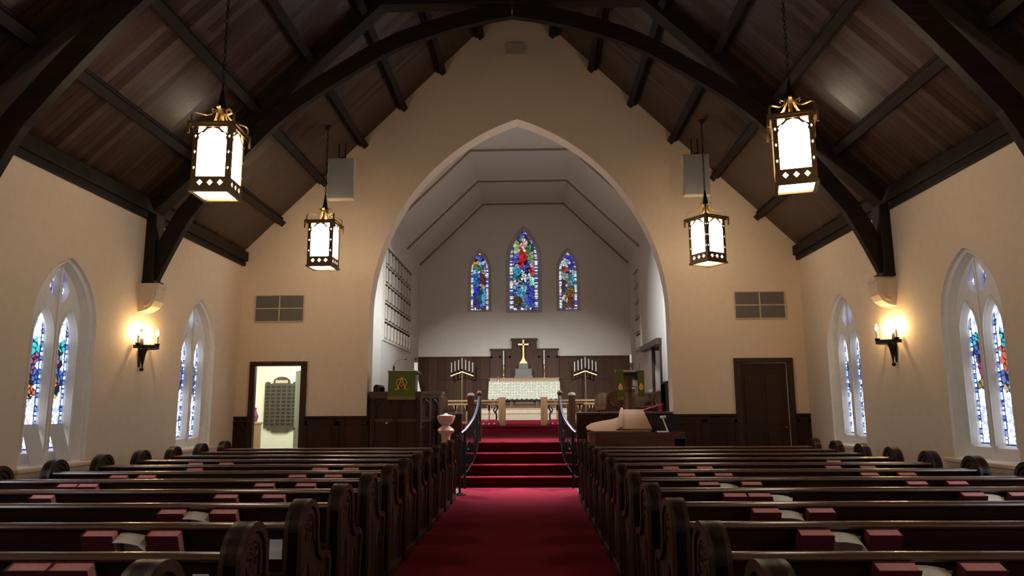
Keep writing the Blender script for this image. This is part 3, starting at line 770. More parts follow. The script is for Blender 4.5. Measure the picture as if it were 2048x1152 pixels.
# ------------------------------------------------------------------ gable wall fittings
def make_speaker(x, label):
    t = thing('loudspeaker', label, 'loudspeaker', (x, 12.95, 5.27), 0, 'gable loudspeakers')
    obj('cabinet', MB().box(-.245,.245,-.06,.08,0,.79,.01), M['wallbeige'], t)
    obj('grille', MB().box(-.228,.228,-.07,-.06,.02,.77,.004), M['grille_grey'], t)
    obj('bracket', MB().box(-.07,-.05,.0,.03,.78,1.10).box(.05,.07,.0,.03,.78,1.10).box(-.07,.07,.0,.03,.80,.83), M['iron'], t)
    return t
sp = make_speaker(-3.27, 'flat grey loudspeaker high on the gable wall, left of the arch')
dup(sp, (3.31, 12.95, 5.25), None, 'flat grey loudspeaker high on the gable wall, right of the arch')
def make_vent(x, label):
    t = thing('wall_vent', label, 'vent', (x, YA, 3.12), 0, 'gable air vents')
    mb = MB().slab(rect(-.485,.485,0,.53), [rect(-.47,-.012,.015,.255),rect(.012,.47,.015,.255),rect(-.47,-.012,.275,.515),rect(.012,.47,.275,.515)], lambda u,v,w: (u,-w,v), .03)
    obj('frame', mb, M['wallbeige'], t)
    for u0, u1, v0, v1 in ((-.47,-.012,.015,.255),(.012,.47,.015,.255),(-.47,-.012,.275,.515),(.012,.47,.275,.515)):
        mb = MB(); n = 12
        for i in range(n):
            z = v0+(v1-v0)*(i+.5)/n; mb.add([(u0,-.022,z-.011),(u1,-.022,z-.011),(u1,-.006,z+.011),(u0,-.006,z+.011)], [(0,1,2,3)])
        mb.box(u0, u1, -.004, -.001, v0, v1)
        obj('louvre_panel', mb, M['louvre'], t)
    return t
v = make_vent(-4.69, 'grey louvred air vent on the gable wall above the open doorway')
dup(v, (4.66, YA, 3.10), None, 'grey louvred air vent on the gable wall above the closed door')

# wainscot along the gable wall
def wainscot(nm, x0, x1, ztop=1.30):
    mb = MB().box(x0, x1, YA-.04, YA, 0, ztop-.04); mb.box(x0, x1, YA-.07, YA, ztop-.045, ztop, .008); mb.box(x0, x1, YA-.06, YA, 0, .16, .006)
    mb.box(x0, x1, YA-.055, YA, ztop-.17, ztop-.06, .004)
    n = max(1, round((x1-x0)/.62))
    for i in range(n+1):
        x = x0+(x1-x0)*i/n; mb.box(max(x0,x-.05), min(x1,x+.05), YA-.055, YA, .14, ztop-.10)
    return struct(nm, mb, M['panel_nave'])
wainscot('trim_7', -W, -5.21); wainscot('trim_8', -4.10, -2.86); wainscot('trim_9', 2.86, 4.10); wainscot('trim_10', 5.21, W)
# doors
def doorframe(root, x0, x1, zt, parent):
    mb = MB().box(x0-.11, x0, -.05, .06, 0, zt, .008).box(x1, x1+.11, -.05, .06, 0, zt, .008).box(x0-.11, x1+.11, -.055, .06, zt, zt+.085, .008)
    if x0 < -9: mb.box(x0-.012, x0+.012, .0, AT, 0, zt)
    return obj('frame', mb, M['dark_nave'], parent)
d1 = estruct('door_1', (-4.655, YA, 0)); doorframe(d1, -.445, .445, 2.26, d1)
a = math.radians(121); ux, uy = math.cos(a), math.sin(a)
mb = MB().obox((.435+ux*.42, .37+uy*.42, 1.11), (ux,uy,0), (-uy,ux,0), (0,0,1), .84, .04, 2.2)
lf = obj('leaf', mb, M['doorpaint'], d1, label='grey green door leaf swung open')
hx, hy = .435+ux*.78, .37+uy*.78
mb = MB().lathe([(.03,0),(.03,.01),(.0,.011)], (0,0,0), 12)
mb = MB().tube([(hx,hy,1.04),(hx-uy*.06, hy+ux*.06, 1.04)], .012, 8).tube([(hx-uy*.06, hy+ux*.06, 1.04),(hx-uy*.06-ux*.11, hy+ux*.06-uy*.11, 1.03)], .011, 8).ball((hx-uy*.02,hy+ux*.02,1.04), .028, 10)
obj('door_handle', mb, M['iron'], lf)
d2 = estruct('door_2', (4.655, YA, 0)); doorframe(d2, -.445, .445, 2.26, d2)
mb = MB().box(-.445, .445, .06, .11, .01, 2.25)
for u0, u1 in ((-.36,-.04),(.04,.36)):
    for z0, z1 in ((.2,.95),(1.1,2.05)): mb.box(u0, u1, .045, .06, z0, z1, .01)
obj('leaf', mb, M['panel_nave'], d2)
obj('door_handle', MB().ball((.37,.02,1.04), .028, 10).tube([(.37,.02,1.04),(.37,.06,1.04)], .012, 8), M['bronze'], d2)

# vestry behind the open doorway
struct('wall_vestry_back', MB().box(-6.7, -3.96, 17.5, 17.6, 0, 2.9), M['vestry'])
struct('wall_vestry_left', MB().box(-6.8, -6.7, YA+AT, 17.6, 0, 2.9), M['vestry'])
struct('wall_vestry_right', MB().box(-3.98, -3.96, YA+AT, 17.5, 0, 2.9), M['vestry'])
struct('floor_vestry', MB().box(-6.8, -3.96, YA+AT, 17.6, -.2, 0), M['floor'])
struct('ceiling_vestry', MB().box(-6.8, -3.96, YA+AT, 17.6, 2.9, 3.0), M['vestry'])
pl = thing('name_plaque', 'arched bronze board of small name plates seen through the open doorway', 'plaque', (-5.78, 17.49, .89))
bp = [(-.40,.10),(-.31,.10),(-.31,.05),(-.20,.05),(-.20,0),(.20,0),(.20,.05),(.31,.05),(.31,.10),(.40,.10),(.40,1.15),(.37,1.19),(.30,1.19),(.26,1.14),(.20,1.16),(.19,1.24),(.10,1.30),(0,1.315),(-.10,1.30),(-.19,1.24),(-.20,1.16),(-.26,1.14),(-.30,1.19),(-.37,1.19),(-.40,1.15)]
obj('board', MB().prism(bp, 'y', -.035, 0), M['plaque'], pl)
obj('header', MB().box(-.15,.15,-.042,-.035,1.16,1.23), M['wallbeige'], pl)
base = None
for r in range(11):
    for c in range(6):
        if base is None: base = obj('name_plate', MB().box(-.042,.042,-.044,-.034,-.026,.026,.003), M['plate'], pl); base.location = (-.325+.13*c, 0, 1.07-.088*r)
        else:
            q = base.copy(); COL.objects.link(q); q.location = (-.325+.13*c, 0, 1.07-.088*r)
cb = thing('vestry_cabinet', 'low oak cabinet standing inside the open doorway', 'cabinet', (-5.97, 15.45, 0))
obj('body', MB().box(-.40,.40,-.22,.24,0,1.12), M['oak'], cb); obj('worktop', MB().box(-.42,.43,-.25,.26,1.12,1.16,.006), M['oak_x'], cb)
obj('door', MB().box(-.36,.36,-.235,-.22,.08,1.06,.004), M['oak'], cb)
bg = thing('cloth_bag', 'plum coloured cloth bag on the vestry cabinet', 'bag', (-5.72, 15.48, 1.16))
mb = MB()
for i in range(7):
    z = .32*i/6
bm = bmesh.new(); bmesh.ops.create_cube(bm, size=1); bmesh.ops.subdivide_edges(bm, edges=bm.edges[:], cuts=4, use_grid_fill=True)
for vtx in bm.verts:
    x, y, z = vtx.co; k = .9 + .12*math.sin(z*7+x*5) - .25*max(0, z+.1); vtx.co = Vector((x*.24*k, y*.20*k, (z+.5)*.30 + .01*math.sin(x*30)))
mb.take(bm); obj('body', mb, M['purple'], bg, True)
obj('handle', MB().tube([(-.06,0,.29),(-.05,0,.35),(0,0,.375),(.05,0,.35),(.06,0,.29)], .012, 8), M['purple'], bg, True)

# ------------------------------------------------------------------ chancel front: parapets, pulpit
def parapet(x0, x1, label):
    t = thing('chancel_parapet', label, 'parapet', ((x0+x1)/2, YA, 0)); h = (x1-x0)/2
    mb = MB().box(-h, h, -.06, .10, 0, 1.30)
    n = max(1, round(2*h/.55))
    for i in range(n+1):
        x = -h+2*h*i/n; mb.box(max(-h,x-.05), min(h,x+.05), -.078, -.06, .16, 1.22)
    for z0, z1 in ((0,.16),(.72,.80),(1.2,1.3)): mb.box(-h, h, -.08, -.06, z0, z1)
    obj('panel', mb, M['panel_nave'], t); obj('cap_rail', MB().box(-h-.01, h+.01, -.11, .15, 1.30, 1.345, .01), M['dark_x'], t)
    return t
parapet(-1.52, -1.09, 'short panelled parapet between the pulpit and the steps')
parapet(1.09, 2.87, 'panelled dark parapet behind the piano')
pu = thing('pulpit', 'dark panelled pulpit left of the chancel steps', 'pulpit', (-2.2, YA, 0))
foot = [(-.62,.35),(-.62,-.06),(.32,-.06),(.66,.14),(.66,.6),(.3,.8),(-.62,.8)]
mb = MB().prism(foot, 'z', 0, 1.70)
pb = obj('body', mb, M['dark_nave'], pu)
def grow(P, d):
    c = Vector((0,.35)); return [tuple(Vector(p) + (Vector(p)-c).normalized()*d) for p in P]
obj('cornice', MB().prism(grow(foot,.05), 'z', 1.70, 1.755).prism(grow(foot,.03), 'z', 1.63, 1.70), M['dark_x'], pu)
obj('plinth', MB().prism(grow(foot,.03), 'z', 0, .16).prism(grow(foot,.025), 'z', 1.18, 1.24), M['dark_x'], pu)
mb = MB()
for x in (-.59, -.15, .29): mb.box(x-.04, x+.04, -.085, -.06, .16, 1.63)
for x0, x1 in ((-.55,-.19),(-.11,.25)):
    c = (x0+x1)/2; mb.band([(u, v) for u, v in gothic(c, 1.26, 1.42, .15, 1.58)[1:]+[(c-.15,1.26)]], 0, .025, 'y', -.082, -.06)
obj('panel_mould', mb, M['dark_nave'], pu)
mb = MB(); e0 = Vector((.32,-.06,0)); e1 = Vector((.66,.14,0)); d = (e1-e0).normalized(); nn = Vector((d.y,-d.x,0))
for k, f in enumerate((.28,.72)):
    q = e0 + (e1-e0)*f
    G = gothic(0, 1.26, 1.45, .075, 1.60)
    mb.tube([tuple(q + d*u + nn*.01 + Vector((0,0,v))) for u, v in G], .012, 6, True)
for f in (.02, .5, .98):
    q = e0 + (e1-e0)*f + nn*.008; mb.obox((q.x,q.y,.95), d, nn, (0,0,1), .045, .03, 1.4)
obj('tracery', mb, M['dark_x'], pu)
dk = obj('desk', MB().box(-.27,.27,-.02,.40,2.09,2.125,.008).box(-.20,.20,.05,.34,1.70,2.09), M['dark_x'], pu)
obj('outlet_plate', MB().box(-.33,-.30,-.075,-.062,1.15,1.22,.002), M['paper'], pu, label='cream outlet plate')
dr = thing('pulpit_hanging', 'green cloth with gold monogram and fringe hanging on the pulpit', 'cloth', (-2.235, YA-.10, 1.60))
mb = MB()
nx, nz = 16, 20; V = []; F = []
for j in range(nz+1):
    for i in range(nx+1):
        u = i/nx*2-1; v = j/nz; w = .255+.012*(1-v)
        V.append((u*w, .018*math.sin(u*7+1)*(1-v)*.6 - .01, .065+.445*v))
for j in range(nz):
    for i in range(nx): a0 = j*(nx+1)+i; F.append((a0,a0+1,a0+nx+2,a0+nx+1))
mb.add(V, F); mb.box(-.265,.265,-.012,.42,.50,.535,.006)
obj('cloth', mb, M['green'], dr, True)
mb = MB()
for i in range(40):
    x = -.262+.524*i/39; mb.box(x-.0055, x+.0055, -.014+.004*math.sin(i), -.006, .0, .068)
obj('fringe', mb, M['fringe'], dr)
obj('top_cloth', MB().box(-.28,.28,-.02,.41,.535,.55,.004), M['fringe'], dr)
mb = MB(); cz = .30
om = [(-.095,-.10),(-.05,-.10),(-.055,-.07),(-.09,-.03),(-.10,.02),(-.08,.065),(-.04,.09),(0,.097),(.04,.09),(.08,.065),(.10,.02),(.09,-.03),(.055,-.07),(.05,-.10),(.095,-.10)]
mb.tube([(u, -.022, cz+v) for u, v in om], .0095, 6)
mb.tube([(-.085,-.022,cz-.10),(.0,-.022,cz+.10),(.03,-.022,cz+.125)], .0095, 6); mb.tube([(.085,-.022,cz-.10),(.0,-.022,cz+.10),(-.03,-.022,cz+.125)], .0095, 6)
mb.tube([(-.05,-.022,cz-.01),(0,-.022,cz-.045),(.05,-.022,cz-.01)], .008, 6); mb.tube([(-.03,-.022,cz+.02),(.03,-.022,cz+.02)], .008, 6)
mb.tube([(-.12,-.022,cz-.09),(-.10,-.022,cz-.125)], .007, 6); mb.tube([(.12,-.022,cz-.09),(.10,-.022,cz-.125)], .007, 6)
obj('monogram', mb, M['gold'], dr, label='gold embroidered monogram')
mc = thing('gooseneck_microphone', 'black gooseneck microphone on the pulpit desk', 'microphone', (-2.44, 14.15, 2.15))
obj('base', MB().box(-.02,.02,-.02,.02,0,.10,.004), M['black'], mc)
obj('neck', MB().tube([(0,0,.10),(.01,0,.15),(.06,0,.20),(.14,0,.225),(.21,0,.235)], .005, 6), M['black'], mc)
obj('head', MB().ball((.225,0,.235), .02, 10, (1.5,1,1)), M['black'], mc, True)

# ------------------------------------------------------------------ stair railings
def rail(s, label):
    t = thing('stair_railing', label, 'railing', (s*.95, 13.55, 0), 0, 'stair railings')
    ox = s*.95
    H = [(-.80,14.60,1.66),(-.80,14.45,1.62),(-.80,14.2,1.49),(-.815,13.95,1.36),(-.845,13.72,1.245),(-.91,13.52,1.13),(-.975,13.38,1.04),(-1.03,13.28,.99)]
    H = [(-s*x - ox, y-13.55, z) for x, y, z in H]
    B = [(x, y, z-.78) for x, y, z in H]
    obj('handrail', MB().tube(H, .024, 10), M['steel'], t, True, label='pale polished handrail')
    obj('bottom_rail', MB().tube(B, .011, 6), M['iron'], t, True)
    x, y, z = H[0]; zf = ZC
    np_ = obj('newel', MB().box(x-.035, x+.035, y-.035, y+.035, zf, z+.02, .004).ball((x,y,z+.06), .055, 12), M['brown'], t, True, label='brown newel with a ball top')
    # balusters
    for i in range(19):
        f = .3+i*6.5/18; k = int(f); q = f-k; a = Vector(H[k]).lerp(Vector(H[min(k+1,7)]), q); b = Vector(B[k]).lerp(Vector(B[min(k+1,7)]), q)
        obj('baluster', MB().tube([a, b], .009, 6), M['iron'], t)
    x, y, z = H[6]
    obj('post', MB().box(x-.022, x+.022, y-.022, y+.022, 0.0, z-.01, .004), M['iron'], t)
    sc = MB()
    for k in (1.6, 3.4, 5.2):
        i = int(k); q = k-i; a = Vector(H[i]).lerp(Vector(H[i+1]), q); b = Vector(B[i]).lerp(Vector(B[i+1]), q); m_ = a.lerp(b, .45)
        d = (Vector(H[i+1])-Vector(H[i])).normalized()
        sc.tube([tuple(m_ + d*(.07*math.cos(e)) + Vector((0,0,.07*math.sin(e)))) for e in [2*PI*j/14 for j in range(14)]], .008, 6, True)
    obj('scrollwork', sc, M['iron'], t, True)
    return t
rail(-1, 'black iron stair railing with pale handrail, beside the font'); rail(1, 'black iron stair railing with pale handrail, beside the piano')

# ------------------------------------------------------------------ font
fo = thing('baptismal_font', 'pink marble pedestal font left of the steps', 'font', (-1.24, 12.7, 0))
obj('pedestal', MB().lathe([(.20,0),(.20,.06),(.17,.09),(.11,.14),(.085,.30),(.076,.60),(.074,.94),(.085,.985),(.115,1.015),(.143,1.045),(.145,1.06),(.125,1.09),(.085,1.115),(.066,1.135),(.066,1.155)], n=24), M['pink'], fo, True)
obj('bowl', MB().lathe([(.066,1.15),(.09,1.16),(.122,1.195),(.145,1.245),(.160,1.295),(.160,1.31),(.135,1.312),(.12,1.28),(.06,1.25),(.0,1.245)], n=24), M['pink'], fo, True)
obj('lid', MB().lathe([(.125,1.305),(.11,1.318),(.04,1.328),(.02,1.345),(.0,1.35)], n=20), M['dot'], fo, True)
fc = tag(obj('glass_bowl', MB().lathe([(.03,0),(.035,.01),(.06,.05),(.065,.085),(.058,.085),(.05,.045),(.0,.02)], n=16), M['steel'], None, True), 'small silver bowl beside the font', 'bowl', loc=(-.97, 12.42, .90))
tag(obj('font_stand', MB().lathe([(.11,0),(.11,.02),(.02,.05),(.016,.5),(.018,.86),(.07,.88),(.07,.90)], n=14), M['iron'], None, True), 'thin dark stand holding the silver bowl by the font', 'stand', loc=(-.97, 12.42, 0))

# ------------------------------------------------------------------ piano
pn = thing('grand_piano', 'mahogany grand piano with raised tan lid before the right parapet', 'piano', (2.0, 12.95, 0))
def pianoline(d=0):
    P = [(.78+d,-.62-d),(.78+d,.66+d),(.30,.66+d),(.05,.52+d),(-.15,.24+d),(-.35,.02+d),(-.56,-.10+d),(-.74,-.24+d),(-.82-d,-.40),(-.80-d,-.54),(-.70,-.62-d)]
    return P
obj('case', MB().slab(pianoline(), [], lambda u,v,w: (u,v,w), .29, .72), M['piano_red'], pn)
obj('lower_rim', MB().slab(pianoline(.012), [], lambda u,v,w: (u,v,w), .03, .70).slab(pianoline(.012), [], lambda u,v,w: (u,v,w), .022, .995), M['piano_red'], pn)
def tiltmap(ang, z0):
    c, s = math.cos(ang), math.sin(ang)
    return lambda u,v,w: (u, -.62 + (v+.62)*c - w*s, z0 + (v+.62)*s + w*c)
lid = [p for p in pianoline(.02) if p[0] < .25] ; lid = [(.06,-.64),(.06,.55),(-.15,.27),(-.35,.06),(-.56,-.05),(-.74,-.18),(-.84,-.38),(-.83,-.53),(-.72,-.64)]
obj('lid', MB().slab(lid, [], tiltmap(math.radians(15), 1.03), .022), M['piano_lid'], pn, label='tan lid raised along its far edge')
obj('lid_flap', MB().slab([(-.35,-.60),(.24,-.60),(.26,.50),(-.16,.50)], [], tiltmap(math.radians(16.5), 1.055), .022).slab([(-.30,-.6),(-.26,-.6),(-.10,.52),(-.14,.52)], [], tiltmap(math.radians(16.5), 1.075), .03), M['piano_lid'], pn, label='tan front flap folded back on the lid')
obj('lid_prop', MB().tube([(-.1,.2,1.0),(-.08,.12,1.22)], .01, 6), M['brass'], pn)
obj('music_desk', MB().obox((.52,-.30,1.15), (1,0,0), Vector((.0,.12,1)).normalized(), Vector((0,1,-.12)).normalized(), .50, .29, .018), M['dark_hole'], pn)
kb = obj('keyboard', MB().box(.62,.78,-.56,.60,.78,.82), M['wax'], pn)
obj('key_block', MB().box(.60,.80,-.62,-.55,.70,.92,.006).box(.60,.80,.59,.66,.70,.92,.006), M['piano_red'], pn)
for x, y in ((.62,-.48),(.62,.5),(-.6,-.38)):
    lg = obj('leg', MB().lathe([(.035,.09),(.04,.13),(.05,.2),(.055,.5),(.07,.66),(.075,.70)], (x,y,0), 12), M['piano_red'], pn, True)
    obj('caster', MB().lathe([(.03,0),(.035,.02),(.03,.06),(.03,.09)], (x,y,0), 10), M['brass'], lg, True)
obj('pedal_lyre', MB().box(.35,.40,-.10,.10,.08,.70).box(.38,.48,-.08,.08,.06,.09), M['piano_red'], pn)
lp = thing('piano_lamp', 'small silver lamp standing on the piano', 'lamp', (2.44, 12.40, 1.019))
obj('base', MB().box(-.11,.08,-.05,.05,0,.02,.004), M['white'], lp); obj('arm', MB().tube([(.07,0,.015),(.02,0,.16),(-.01,0,.24)], .011, 8), M['white'], lp)
obj('shade', MB().tube([(-.045,0,.25),(.045,0,.255)], .022, 10), M['white'], lp, True)
rf = thing('red_folder', 'red folder leaning open on the right parapet', 'folder', (2.50, YA+.02, 1.345))
obj('cover', MB().obox((0,0,.075), Vector((1,0,.30)).normalized(), (0,1,0), Vector((-.30,0,1)).normalized(), .48, .20, .018), M['redcover'], rf)
obj('support', MB().box(.12,.20,-.08,.08,0,.10), M['redcover'], rf)

# ------------------------------------------------------------------ choir furniture
def stall(x, y0, y1, s, h, label, arm=True):
    """bench running along the chancel; its end faces the nave. s=+1: back on the +x side"""
    t = thing('choir_stall', label, 'choir stall', (x, y0, ZC), 0, 'choir stalls')
    hw = .24; top = h-ZC
    P = [(-.42,0),(-.42,.52),(-.40,.60),(-.34,.63),(-.27,.62),(-.23,.66),(-.22,.72),(-.22,top-.19)] + [(.01-.23*math.cos(a), top-.19+.19*math.sin(a)) for a in [PI*i/12 for i in range(1,12)]] + [(.24,top-.19),(.24,0)]
    P = [(s*u, v) for u, v in P]
    obj('end_panel', MB().prism(P, 'y', 0, .07), M['brown'], t)
    md = MB().band(P[:-1], 0 , s*.035, 'y', -.018, .085)
    cz = top-.20
    md.tube([(s*.01+.15*math.cos(a), -.008, cz-.02+.13*math.sin(a)) for a in [2*PI*i/20 for i in range(20)]], .016, 6, True)
    for k in range(3): md.tube([(s*.01-.10+.10*k+.045*math.cos(a), -.008, cz-.17+.03*math.sin(a)) for a in [PI*i/8 for i in range(9)]], .012, 6)
    obj('end_carving', md, M['brown'], t)
    obj('arm_rest', MB().prism([(s*(-.44),.60),(s*(-.44),.66),(s*(-.25),.68),(s*(-.25),.60)], 'y', -.03, .10), M['oak_x'], t)
    L = y1-y0
    obj('backrest', MB().box(s*.16, s*.20, .07, L, .30, top-.22), M['dark'], t); obj('seat', MB().box(s*(-.30), s*.18, .07, L, .40, .44, .006), M['dark'], t)
    obj('end_panel', MB().prism(P, 'y', L, L+.07), M['brown'], t)
    return t
stall(2.08, 16.0, 18.9, 1, 1.80, 'carved brown choir stall end right of the steps, left of the lectern')
stall(3.05, 16.0, 18.9, 1, 1.79, 'carved brown choir stall end by the right chancel wall')
stall(-2.15, 16.0, 18.9, -1, 1.79, 'brown choir stall end just right of the pulpit')
def cdesk(s, label):
    t = thing('choir_desk', label, 'choir desk', (s*1.17, 17.0, ZC), 0, 'choir desks')
    obj('post', MB().box(-.075,.075,-.06,.10,0,.93,.008), M['brown'], t); obj('post_cap', MB().lathe([(.085,.93),(.09,.95),(.07,.985),(.03,1.0),(.0,1.0)], n=12), M['dot'], t, True, label='pale rounded cap')
    obj('front', MB().box(-.03,.03,.10,1.9,.10,.72), M['dark'], t); obj('book_ledge', MB().box(-.02,.28,.10,1.9,.72,.75,.005), M['brown'], t)
    return t
cdesk(-1, 'brown choir desk post left of the steps, behind the railing'); cdesk(1, 'brown choir desk post right of the steps, behind the railing')
def standpost(x, y, zt, label):
    t = thing('stall_screen', label, 'panel', (x, y, ZC)); h = zt-ZC
    P = [(-.065,0),(-.065,h-.065)] + [(-.065*math.cos(a), h-.065+.065*math.sin(a)) for a in [PI*i/10 for i in range(1,10)]] + [(.065,h-.065),(.065,0)]
    obj('panel', MB().prism(P, 'y', 0, .5), M['pew_end'], t); obj('moulding', MB().band(P, 0, .015, 'y', -.012, .51), M['pew_end'], t)
standpost(-2.94, 14.95, 1.92, 'round topped dark panel beside the pulpit and arch'); standpost(3.02, 14.95, 1.96, 'round topped dark panel inside the right side of the arch')
lf = thing('low_screen', 'low dark screen below the right choir stalls', 'screen', (2.62, 15.3, ZC))
obj('panel', MB().box(-.32,.32,0,.06,0,.62), M['dark'], lf); obj('cap_rail', MB().box(-.34,.34,-.03,.09,.62,.66,.008), M['brown'], lf)

# lectern
le = thing('lectern', 'brown lectern with a slanted top right of the chancel', 'lectern', (2.24, 15.0, ZC))
obj('base', MB().box(-.20,.20,-.18,.22,0,.06,.008), M['brown'], le)
obj('column', MB().lathe([(.13,.06),(.12,.10),(.10,.16),(.10,.95),(.12,1.02),(.10,1.05),(.13,1.22)], n=8, rot=PI/8), M['brown'], le)
obj('book_board', MB().obox((0,.02,1.37), (1,0,0), Vector((0,1,.12)).normalized(), Vector((0,-.12,1)).normalized(), .56, .42, .035).box(-.22,.22,-.02,.22,1.20,1.36), M['dark_x'], le)
bk = [(-.275,-.14),(.14,.275)]
for i, (a0, a1) in enumerate(bk):
    b_ = thing('bookmark_cloth', ['green bookmark cloth hanging on the left side of the lectern', 'green bookmark cloth hanging on the right side of the lectern'][i], 'cloth', (2.24+(a0+a1)/2, 14.79, 1.58), 0, 'lectern cloths')
    obj('cloth', MB().box(-.0675,.0675,-.008,.0,.07,.575).box(-.0675,.0675,-.01,.42,.575,.585), M['green'], b_)
    mb = MB()
    for k in range(10): mb.box(-.066+.0132*k, -.056+.0132*k, -.008, -.002, 0, .08)
    obj('fringe', mb, M['fringe'], b_)
    obj('emblem', MB().prism([(0,.19),(.04,.21),(.045,.26),(.02,.31),(0,.335),(-.02,.31),(-.045,.26),(-.04,.21)], 'y', -.014, -.007), M['gold'], b_)
tag(obj('white_leaflet', MB().box(-.055,.055,-.004,.004,0,.11), M['paper2']), 'white leaflet fixed to the front of the lectern', 'leaflet', loc=(2.345, 14.87, 1.86))
obj_ = thing('lectern_microphone', 'thin dark microphone standing on the lectern', 'microphone', (2.46, 15.05, 2.18))
obj('stem', MB().tube([(0,0,0),(0,0,.11)], .006, 6), M['black'], obj_); obj('head', MB().ball((0,0,.12), .012, 8), M['black'], obj_)

# ------------------------------------------------------------------ altar rail
def altar_rail(s, label):
    t = thing('altar_rail', label, 'rail', (s*.58, 20.3, ZS), 0, 'altar rails')
    ps = obj('gate_post', MB().box(-.095,.095,-.09,.09,0,.76,.01), M['oak'], t, label='bright oak end post'); obj('post_cap', MB().box(-.115,.115,-.11,.11,.76,.80,.012), M['dot'], t)
    L = 3.0; f = lambda a: s*a
    obj('top_rail', MB().box(f(.09), f(L), -.10,.10,.65,.70,.01).box(f(.09), f(L), -.05,.05,.56,.61,.008), M['oak_x'], t)
    obj('bottom_rail', MB().box(f(.09), f(L), -.04,.04,.06,.11), M['oak_x'], t)
    for k in range(9):
        x = f(.36+.31*k); mb = MB().box(x-.022,x+.022,-.02,.02,.11,.56)
        mb.prism([(x-.022,.40),(x-.04,.47),(x-.085,.56),(x+.085,.56),(x+.04,.47),(x+.022,.40)], 'y', -.02, .02)
        obj('baluster', mb, M['oak'], t)
    mb = MB()
    x = f(.17); mb.tube([(x,0,.11),(x-.02*s,0,.25),(x+.01*s,0,.38),(x-.05*s,0,.48),(x-.02*s,0,.55)], .022, 8)
    mb.tube([(x+.02*s,0,.50),(x+.07*s,0,.42),(x+.03*s,0,.34)], .018, 8)
    obj('gate_bracket', mb, M['iron'], t, True)
    return t
altar_rail(-1, 'oak altar rail with gate post, left half'); altar_rail(1, 'oak altar rail with gate post, right half')
def kneeler(x, label):
    t = thing('kneeler', label, 'cushion', (x, 20.05, ZS), 0, 'needlepoint kneelers')
    bm = bmesh.new(); bmesh.ops.create_cube(bm, size=1); bmesh.ops.bevel(bm, geom=bm.edges[:], offset=.28, segments=4, profile=.6, affect='EDGES')
    for q in bm.verts: q.co = Vector((q.co.x*.64, q.co.y*.24, (q.co.z+.5)*.17))
    mb = MB(); mb.take(bm); obj('pad', mb, M['cushion'], t, True)
    mb = MB()
    for u in (-.22,-.075,.075,.22): mb.lathe([(.024,0),(.024,.004),(.0,.005)], (0,0,0), 10)
    dm = MB()
    for u in (-.22,-.075,.075,.22): dm.ball((u,-.118,.065), .022, 10, (1,.3,1))
    dm.prism([(-.055,.155),(.055,.155),(.02,.125),(0,.105),(-.02,.125)], 'y', -.115, -.09)
    obj('motif', dm, M['dot'], t, label='cream stitched motifs'); return t
kneeler(-1.0, 'red kneeler with cream motifs at the rail left of the gate'); kneeler(1.02, 'red kneeler with cream motifs at the rail right of the gate')

# ------------------------------------------------------------------ altar and reredos
zp = ZS+.46
al = thing('altar', 'wooden altar table with panelled front on the stone platform', 'altar', (0, 23.95, zp))
obj('mensa', MB().box(-1.12,1.12,-.32,.32,.80,.85,.008), M['brown'], al)
obj('body', MB().box(-1.02,1.02,-.24,.28,0,.80), M['dark'], al)
mb = MB()
for x in (-1.0,-.42,.42,1.0): mb.box(x-.05,x+.05,-.28,-.24,0,.80,.006)
mb.box(-1.02,1.02,-.27,-.24,0,.08)
obj('pilaster', mb, M['brown'], al)
obj('front_panel', MB().box(-.30,.30,-.262,-.24,.12,.72,.01).box(-.12,.12,-.272,-.26,.35,.60,.01), M['brown'], al)
fr = thing('altar_frontal', 'white brocade frontal with scalloped hem on the altar', 'altar cloth', (0, 23.6, 1.70))
sc_ = []; n = 15
for i in range(n):
    for q in range(7):
        if i and q == 0: continue
        a = PI*q/6; sc_.append((-1.17+2.34*(i+.5-.5*math.cos(a))/n, .035-.05*math.sin(a)))
poly = sc_ + [(1.14,.575),(-1.14,.575)]
obj('front_drop', MB().prism(poly, 'y', -.012, 0), M['brocade'], fr)
obj('top_cloth', MB().box(-1.14,1.14,-.012,.66,.56,.575,.004), M['wax'], fr)
obj('hem_shadow', MB().box(-1.19,1.19,.012,.02,-.055,.1), M['dark_green'], fr, label='dark green strip painting the shadow below the hem')  # strip stands in for the shadow under the frontal
tag(obj('brass_bell', MB().lathe([(.055,0),(.05,.03),(.035,.08),(.02,.12),(.012,.14),(.018,.16),(.0,.175)], n=14), M['brass'], None, True), 'small brass bell on the left end of the altar', 'bell', loc=(-.84, 23.75, 2.275))
rr = thing('reredos', 'dark stepped wooden reredos behind the altar cross', 'reredos', (0, YB, ZS))
o0 = ZS
mb = MB().box(-.43,.43,-.22,-.06,0,3.72-o0).box(-.46,.46,-.25,-.05,3.70-o0,3.77-o0,.008)
for x in (-.40,.40): mb.box(x-.03,x+.03,-.235,-.22,1.4,3.70-o0)
obj('centre_panel', mb, M['dark'], rr)
for s in (-1,1):
    mb = MB().box(s*.43,s*1.15,-.19,-.06,0,3.38-o0).box(s*.43,s*1.19,-.22,-.05,3.36-o0,3.42-o0,.008)
    for x in (.5,.82,1.12): mb.box(s*(x-.03),s*(x+.03),-.205,-.19,1.4,3.36-o0)
    mb.box(s*.43,s*1.15,-.205,-.19,3.1-o0,3.17-o0)
    obj('side_panel', mb, M['dark'], rr)
obj('gradine', MB().box(-1.15,1.15,-.55,-.19,1.28,1.46).box(-1.18,1.18,-.57,-.19,1.43,1.465,.006), M['oak_x'], rr, label='golden oak shelf behind the altar')
